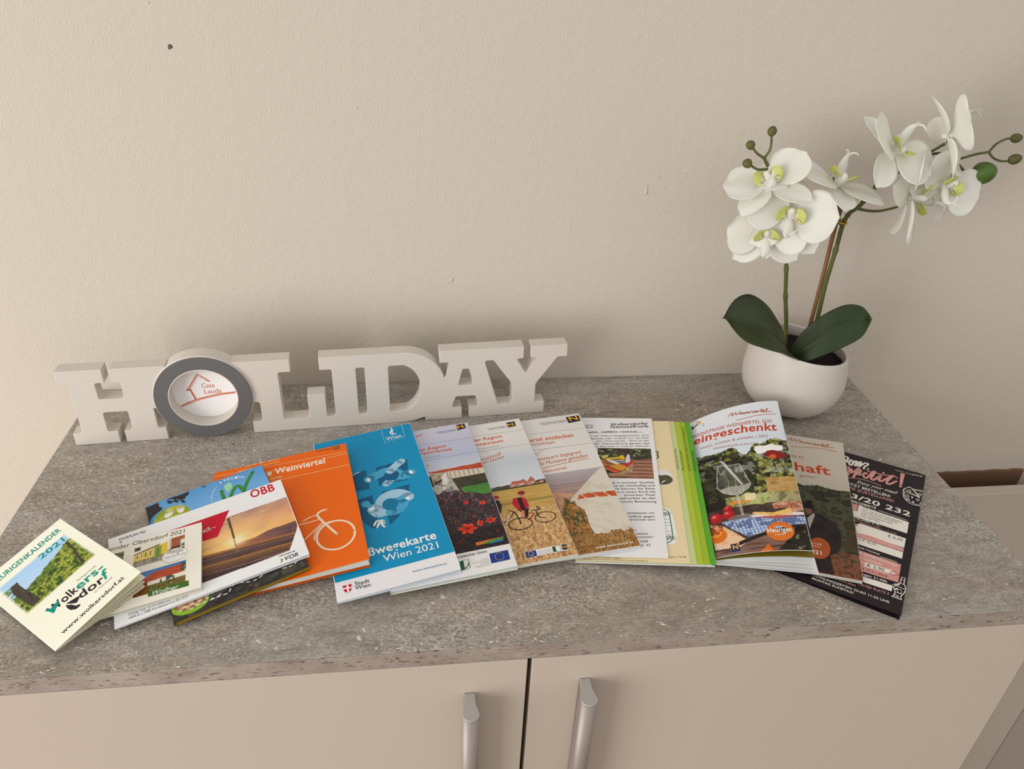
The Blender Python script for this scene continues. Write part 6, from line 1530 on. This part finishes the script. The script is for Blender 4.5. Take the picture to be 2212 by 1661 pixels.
# leaves
def strap_leaf(name, ctrl, width, side, fold, parent, mat):
    cp = smooth_path(ctrl, 7); n = len(cp); nu = 12; V, F = [], []
    lens = [0.0]
    for a, b in zip(cp[:-1], cp[1:]): lens.append(lens[-1] + (b - a).length)
    for sgn in (1, -1):
        for i, p in enumerate(cp):
            s = lens[i] / lens[-1]
            w = width * (0.30 + 0.70 * math.sin(min(s / 0.66, 1.0) * math.pi / 2) ** 1.1) * (1 - max(0, (s - 0.66) / 0.34) ** 3.0)
            w = max(w, 0.0006)
            t = (cp[min(i + 1, n - 1)] - cp[max(i - 1, 0)]).normalized()
            sd = Vector(side) - t * Vector(side).dot(t); sd.normalize(); nm = t.cross(sd)
            if nm.z < 0: nm = -nm
            for k in range(nu + 1):
                x = k / nu * 2 - 1
                fo = fold * (1 - s * .8)
                q = p + sd * (x * w) + nm * (abs(x) ** 1.25 * w * fo + 0.0012 * math.exp(-(x / .08) ** 2) * -1 + 0.003 * math.sin(s * 5 + x * 2) * s) + nm * (0.0005 * sgn)
                V.append(q)
    Wd = nu + 1; n1 = n * Wd
    for i in range(n - 1):
        for k in range(nu):
            a = i * Wd + k; F.append((a, a + 1, a + Wd + 1, a + Wd)); F.append((n1 + a, n1 + a + Wd, n1 + a + Wd + 1, n1 + a + 1))
    for i in range(n - 1):
        a = i * Wd; F.append((a, a + Wd, n1 + a + Wd, n1 + a)); b = a + nu; F.append((b, n1 + b, n1 + b + Wd, b + Wd))
    for k in range(nu):
        F.append((k, n1 + k, n1 + k + 1, k + 1)); b = (n - 1) * Wd + k; F.append((b, b + 1, n1 + b + 1, n1 + b))
    link(name, fix_normals(mesh_from(name, V, F)), mat, parent, True)
strap_leaf('leaf', W((0.7610, -0.0985, 0.068), (0.7520, -0.1030, 0.0880), (0.7300, -0.1070, 0.1095), (0.7060, -0.1100, 0.1255), (0.6860, -0.1120, 0.1340), (0.6690, -0.1130, 0.1365)), 0.0295, (0.42, -0.62, -0.66), 0.36, orchid, M['leaf'])
strap_leaf('leaf', W((0.7620, -0.0990, 0.068), (0.7670, -0.1035, 0.0870), (0.7840, -0.1065, 0.1065), (0.8045, -0.1080, 0.1215), (0.8200, -0.1085, 0.1290), (0.8320, -0.1075, 0.1295)), 0.0200, (0.42, -0.62, -0.66), 0.40, orchid, M['leaf'])

# flowers
def petal_mesh(name, L, Wd, shape, cup, tipbend, tint, ruff=0.0, thick=0.0004, nu=10, nv=14):
    """petal along +Y from the origin, facing +Z"""
    V, F, C = [], [], []
    for sgn in (1, -1):
        for j in range(nv + 1):
            s = math.sin(math.pi / 2 * j / nv)
            w = Wd * shape(s)
            for i in range(nu + 1):
                x = i / nu * 2 - 1
                z = cup * Wd * (x * x) * shape(s) + tipbend * L * s * s + ruff * math.sin(x * 5 + s * 3) * w * s + 0.06 * L * math.sin(s * math.pi) * .5
                V.append((x * w, s * L * (1 - 0.05 * x * x * s), z + sgn * thick / 2))
                C.append(tint(s, x))
    Wn = nu + 1; n1 = (nv + 1) * Wn
    for j in range(nv):
        for i in range(nu):
            a = j * Wn + i; F.append((a, a + 1, a + Wn + 1, a + Wn)); F.append((n1 + a, n1 + a + Wn, n1 + a + Wn + 1, n1 + a + 1))
        a = j * Wn; F.append((a, a + Wn, n1 + a + Wn, n1 + a)); b = a + nu; F.append((b, n1 + b, n1 + b + Wn, b + Wn))
    for i in range(nu):
        b = nv * Wn + i; F.append((b, b + 1, n1 + b + 1, n1 + b))
    m = color_mesh(name, V, F, np.array(C)); m.polygons.foreach_set('use_smooth', [True] * len(m.polygons))
    m.materials.append(M['petal']); return m
def sh_round(s): return max(0.17 if s < .5 else 0.03, math.sqrt(max(0.0, 1 - ((s - .55) / .452) ** 2)) ** 0.9)
def sh_sepal(s): return max(0.20 if s < .5 else 0.04, math.sqrt(max(0.0, 1 - ((s - .53) / .475) ** 2)))
def sh_lobe(s): return max(0.22 if s < .5 else 0.05, math.sqrt(max(0.0, 1 - ((s - .58) / .425) ** 2)))
WHITE = np.array((0.93, 0.925, 0.88)); CREAM = np.array((0.88, 0.89, 0.68)); YG = np.array((0.74, 0.77, 0.27))
def t_petal(s, x): return WHITE * (1 - .25 * math.exp(-s * 7)) + CREAM * .25 * math.exp(-s * 7)
rl = random.Random(11)
def t_lobe(s, x):
    k = min(1, max(0, (s - .22) / .4)); c = WHITE * (1 - k) + YG * k
    if 0.05 < s < .62 and abs(x) < .75 and rl.random() < 0.42 * (1 - s): c = c * .35 + np.array((0.22, 0.07, 0.04)) * .65
    return c
def t_lip(s, x): 
    c = WHITE * 1.03
    if s < .35 and rl.random() < .3: c = c * .5 + np.array((0.4, 0.18, 0.14)) * .5
    return np.minimum(c, .93)
PET = petal_mesh('petal', 0.043, 0.0255, sh_round, 0.12, 0.04, t_petal, 0.05, nu=14, nv=22)
SEP = petal_mesh('sepal', 0.042, 0.0140, sh_sepal, 0.20, -0.03, t_petal, 0.03, nu=12, nv=20)
LOB = petal_mesh('lip_lobe', 0.0195, 0.0078, sh_lobe, -0.25, 0.10, t_lobe, 0, 0.0005, 16, 26)
def lip_mesh():
    V, F, C = [], [], []
    # tongue: curved trough that hooks up at the tip, with two small horns
    path = smooth_path([(0, 0, .002), (0, -.006, .007), (0, -.013, .012), (0, -.018, .018), (0, -.0185, .024)], 4); n = len(path); k = 10
    rad = [0.0026 + 0.0012 * math.sin(math.pi * i / (n - 1)) - 0.0018 * (i / (n - 1)) ** 3 for i in range(n)]
    m = tube_mesh('lip', path, rad, k)
    for v in m.vertices: v.co.x *= 1.25
    return m
def with_col(m, col):
    at = m.color_attributes.new('Col', 'FLOAT_COLOR', 'POINT')
    at.data.foreach_set('color', np.tile(np.array((*col, 1), np.float32), len(m.vertices)))
    m.materials.append(M['petal']); m.polygons.foreach_set('use_smooth', [True] * len(m.polygons)); return m
LIP = with_col(lip_mesh(), np.minimum(WHITE * 1.02, .94))
HORN = with_col(tube_mesh('lip_horn', smooth_path([(0, -.0185, .022), (.002, -.0175, .027), (.005, -.014, .029), (.006, -.012, .028)], 4), [0.0014 - 0.0011 * i / 12 for i in range(13)], 6), np.minimum(WHITE, .93))
COLM = with_col(tube_mesh('flower', smooth_path([(0, -.002, -.006), (0, .000, .002), (0, .004, .008), (0, .0055, .012), (0, .003, .0145)], 4), [0.002, .0026, .003, .0032, .0034, .0036, .0037, .0038, .0038, .0037, .0036, .0034, .0031, .0027, .002, .0014, .0006][:17], 10), np.minimum(WHITE * 1.02, .94))
def Rz(a): return Matrix.Rotation(math.radians(a), 4, 'Z')
def Rx(a): return Matrix.Rotation(math.radians(a), 4, 'X')
def Ry(a): return Matrix.Rotation(math.radians(a), 4, 'Y')
CAMP = Vector((0.3644, -0.7705, 0.475 + Z0))
def flower(c, view, roll, size=1.0, bend=(10, 6), var=0):
    """c: centre; view: facing, as (right, up, towards the room); roll in degrees"""
    c = Vector(c) + Vector((0, 0, Z0)); to_room = Vector((-0.43, -0.86, 0.29))
    nz = (_r * view[0] + _u * view[1] + to_room * view[2]).normalized()
    x = _u.cross(nz); x.normalize(); y = nz.cross(x)
    Mx = Matrix((x, y, nz)).transposed().to_4x4(); Mx.translation = c
    base = Mx @ Rz(roll) @ Matrix.Scale(size, 4)
    o = bpy.data.objects.new('flower', COLM); COL.objects.link(o); o.parent = orchid
    o.matrix_parent_inverse = Matrix.Translation(-PC); o.matrix_basis = base
    rv = random.Random(var)
    def add(name, mesh, mat):
        q = bpy.data.objects.new(name, mesh); COL.objects.link(q); q.parent = o; q.matrix_basis = mat
    for s in (1, -1):
        add('petal', PET, Rz(-s * (76 + rv.uniform(-7, 7))) @ Rx(bend[0] + rv.uniform(-7, 7)) @ Ry(rv.uniform(-8, 8)) @ Matrix.Translation((0, 0.002, 0.001 + 0.0004 * s)))
    for a in (0, 132, -132):
        add('sepal', SEP, Rz(a + rv.uniform(-7, 7)) @ Rx(-bend[1] + rv.uniform(-8, 8)) @ Ry(rv.uniform(-8, 8)) @ Matrix.Translation((0, 0.001, -0.002)))
    for s in (1, -1):
        add('lip_lobe', LOB, Rz(-s * (66 + rv.uniform(-6, 6))) @ Rx(38) @ Ry(s * 14) @ Matrix.Translation((0, 0.0015, 0.004)))
    add('lip', LIP, Matrix()); add('lip_horn', HORN, Matrix()); add('lip_horn', HORN, Matrix.Scale(-1, 4, (1, 0, 0)))
    return o
# left spray, then right spray
flower((0.6935, -0.1000, 0.2660), (-0.15, 0.85, 0.85), 20, 0.95, (10, 6), 1)
flower((0.7130, -0.1130, 0.2400), (0.10, 0.10, 1.0), -12, 0.98, (8, 6), 2)
flower((0.6985, -0.1060, 0.2190), (0.0, -0.15, 1.0), -6, 0.88, (12, 4), 3)
flower((0.7590, -0.1000, 0.2670), (0.45, 0.75, 0.60), 150, 1.02, (8, 6), 4)
flower((0.8060, -0.0980, 0.2990), (0.62, 0.30, 0.72), 155, 0.98, (10, 6), 5)
flower((0.8620, -0.0930, 0.3120), (0.95, 0.25, 0.38), 165, 1.02, (6, 8), 6)
flower((0.8400, -0.0970, 0.2540), (0.90, -0.10, 0.52), 95, 1.06, (8, 8), 7)
flower((0.8710, -0.0950, 0.2660), (0.60, -0.15, 0.76), -28, 0.90, (12, 4), 8)
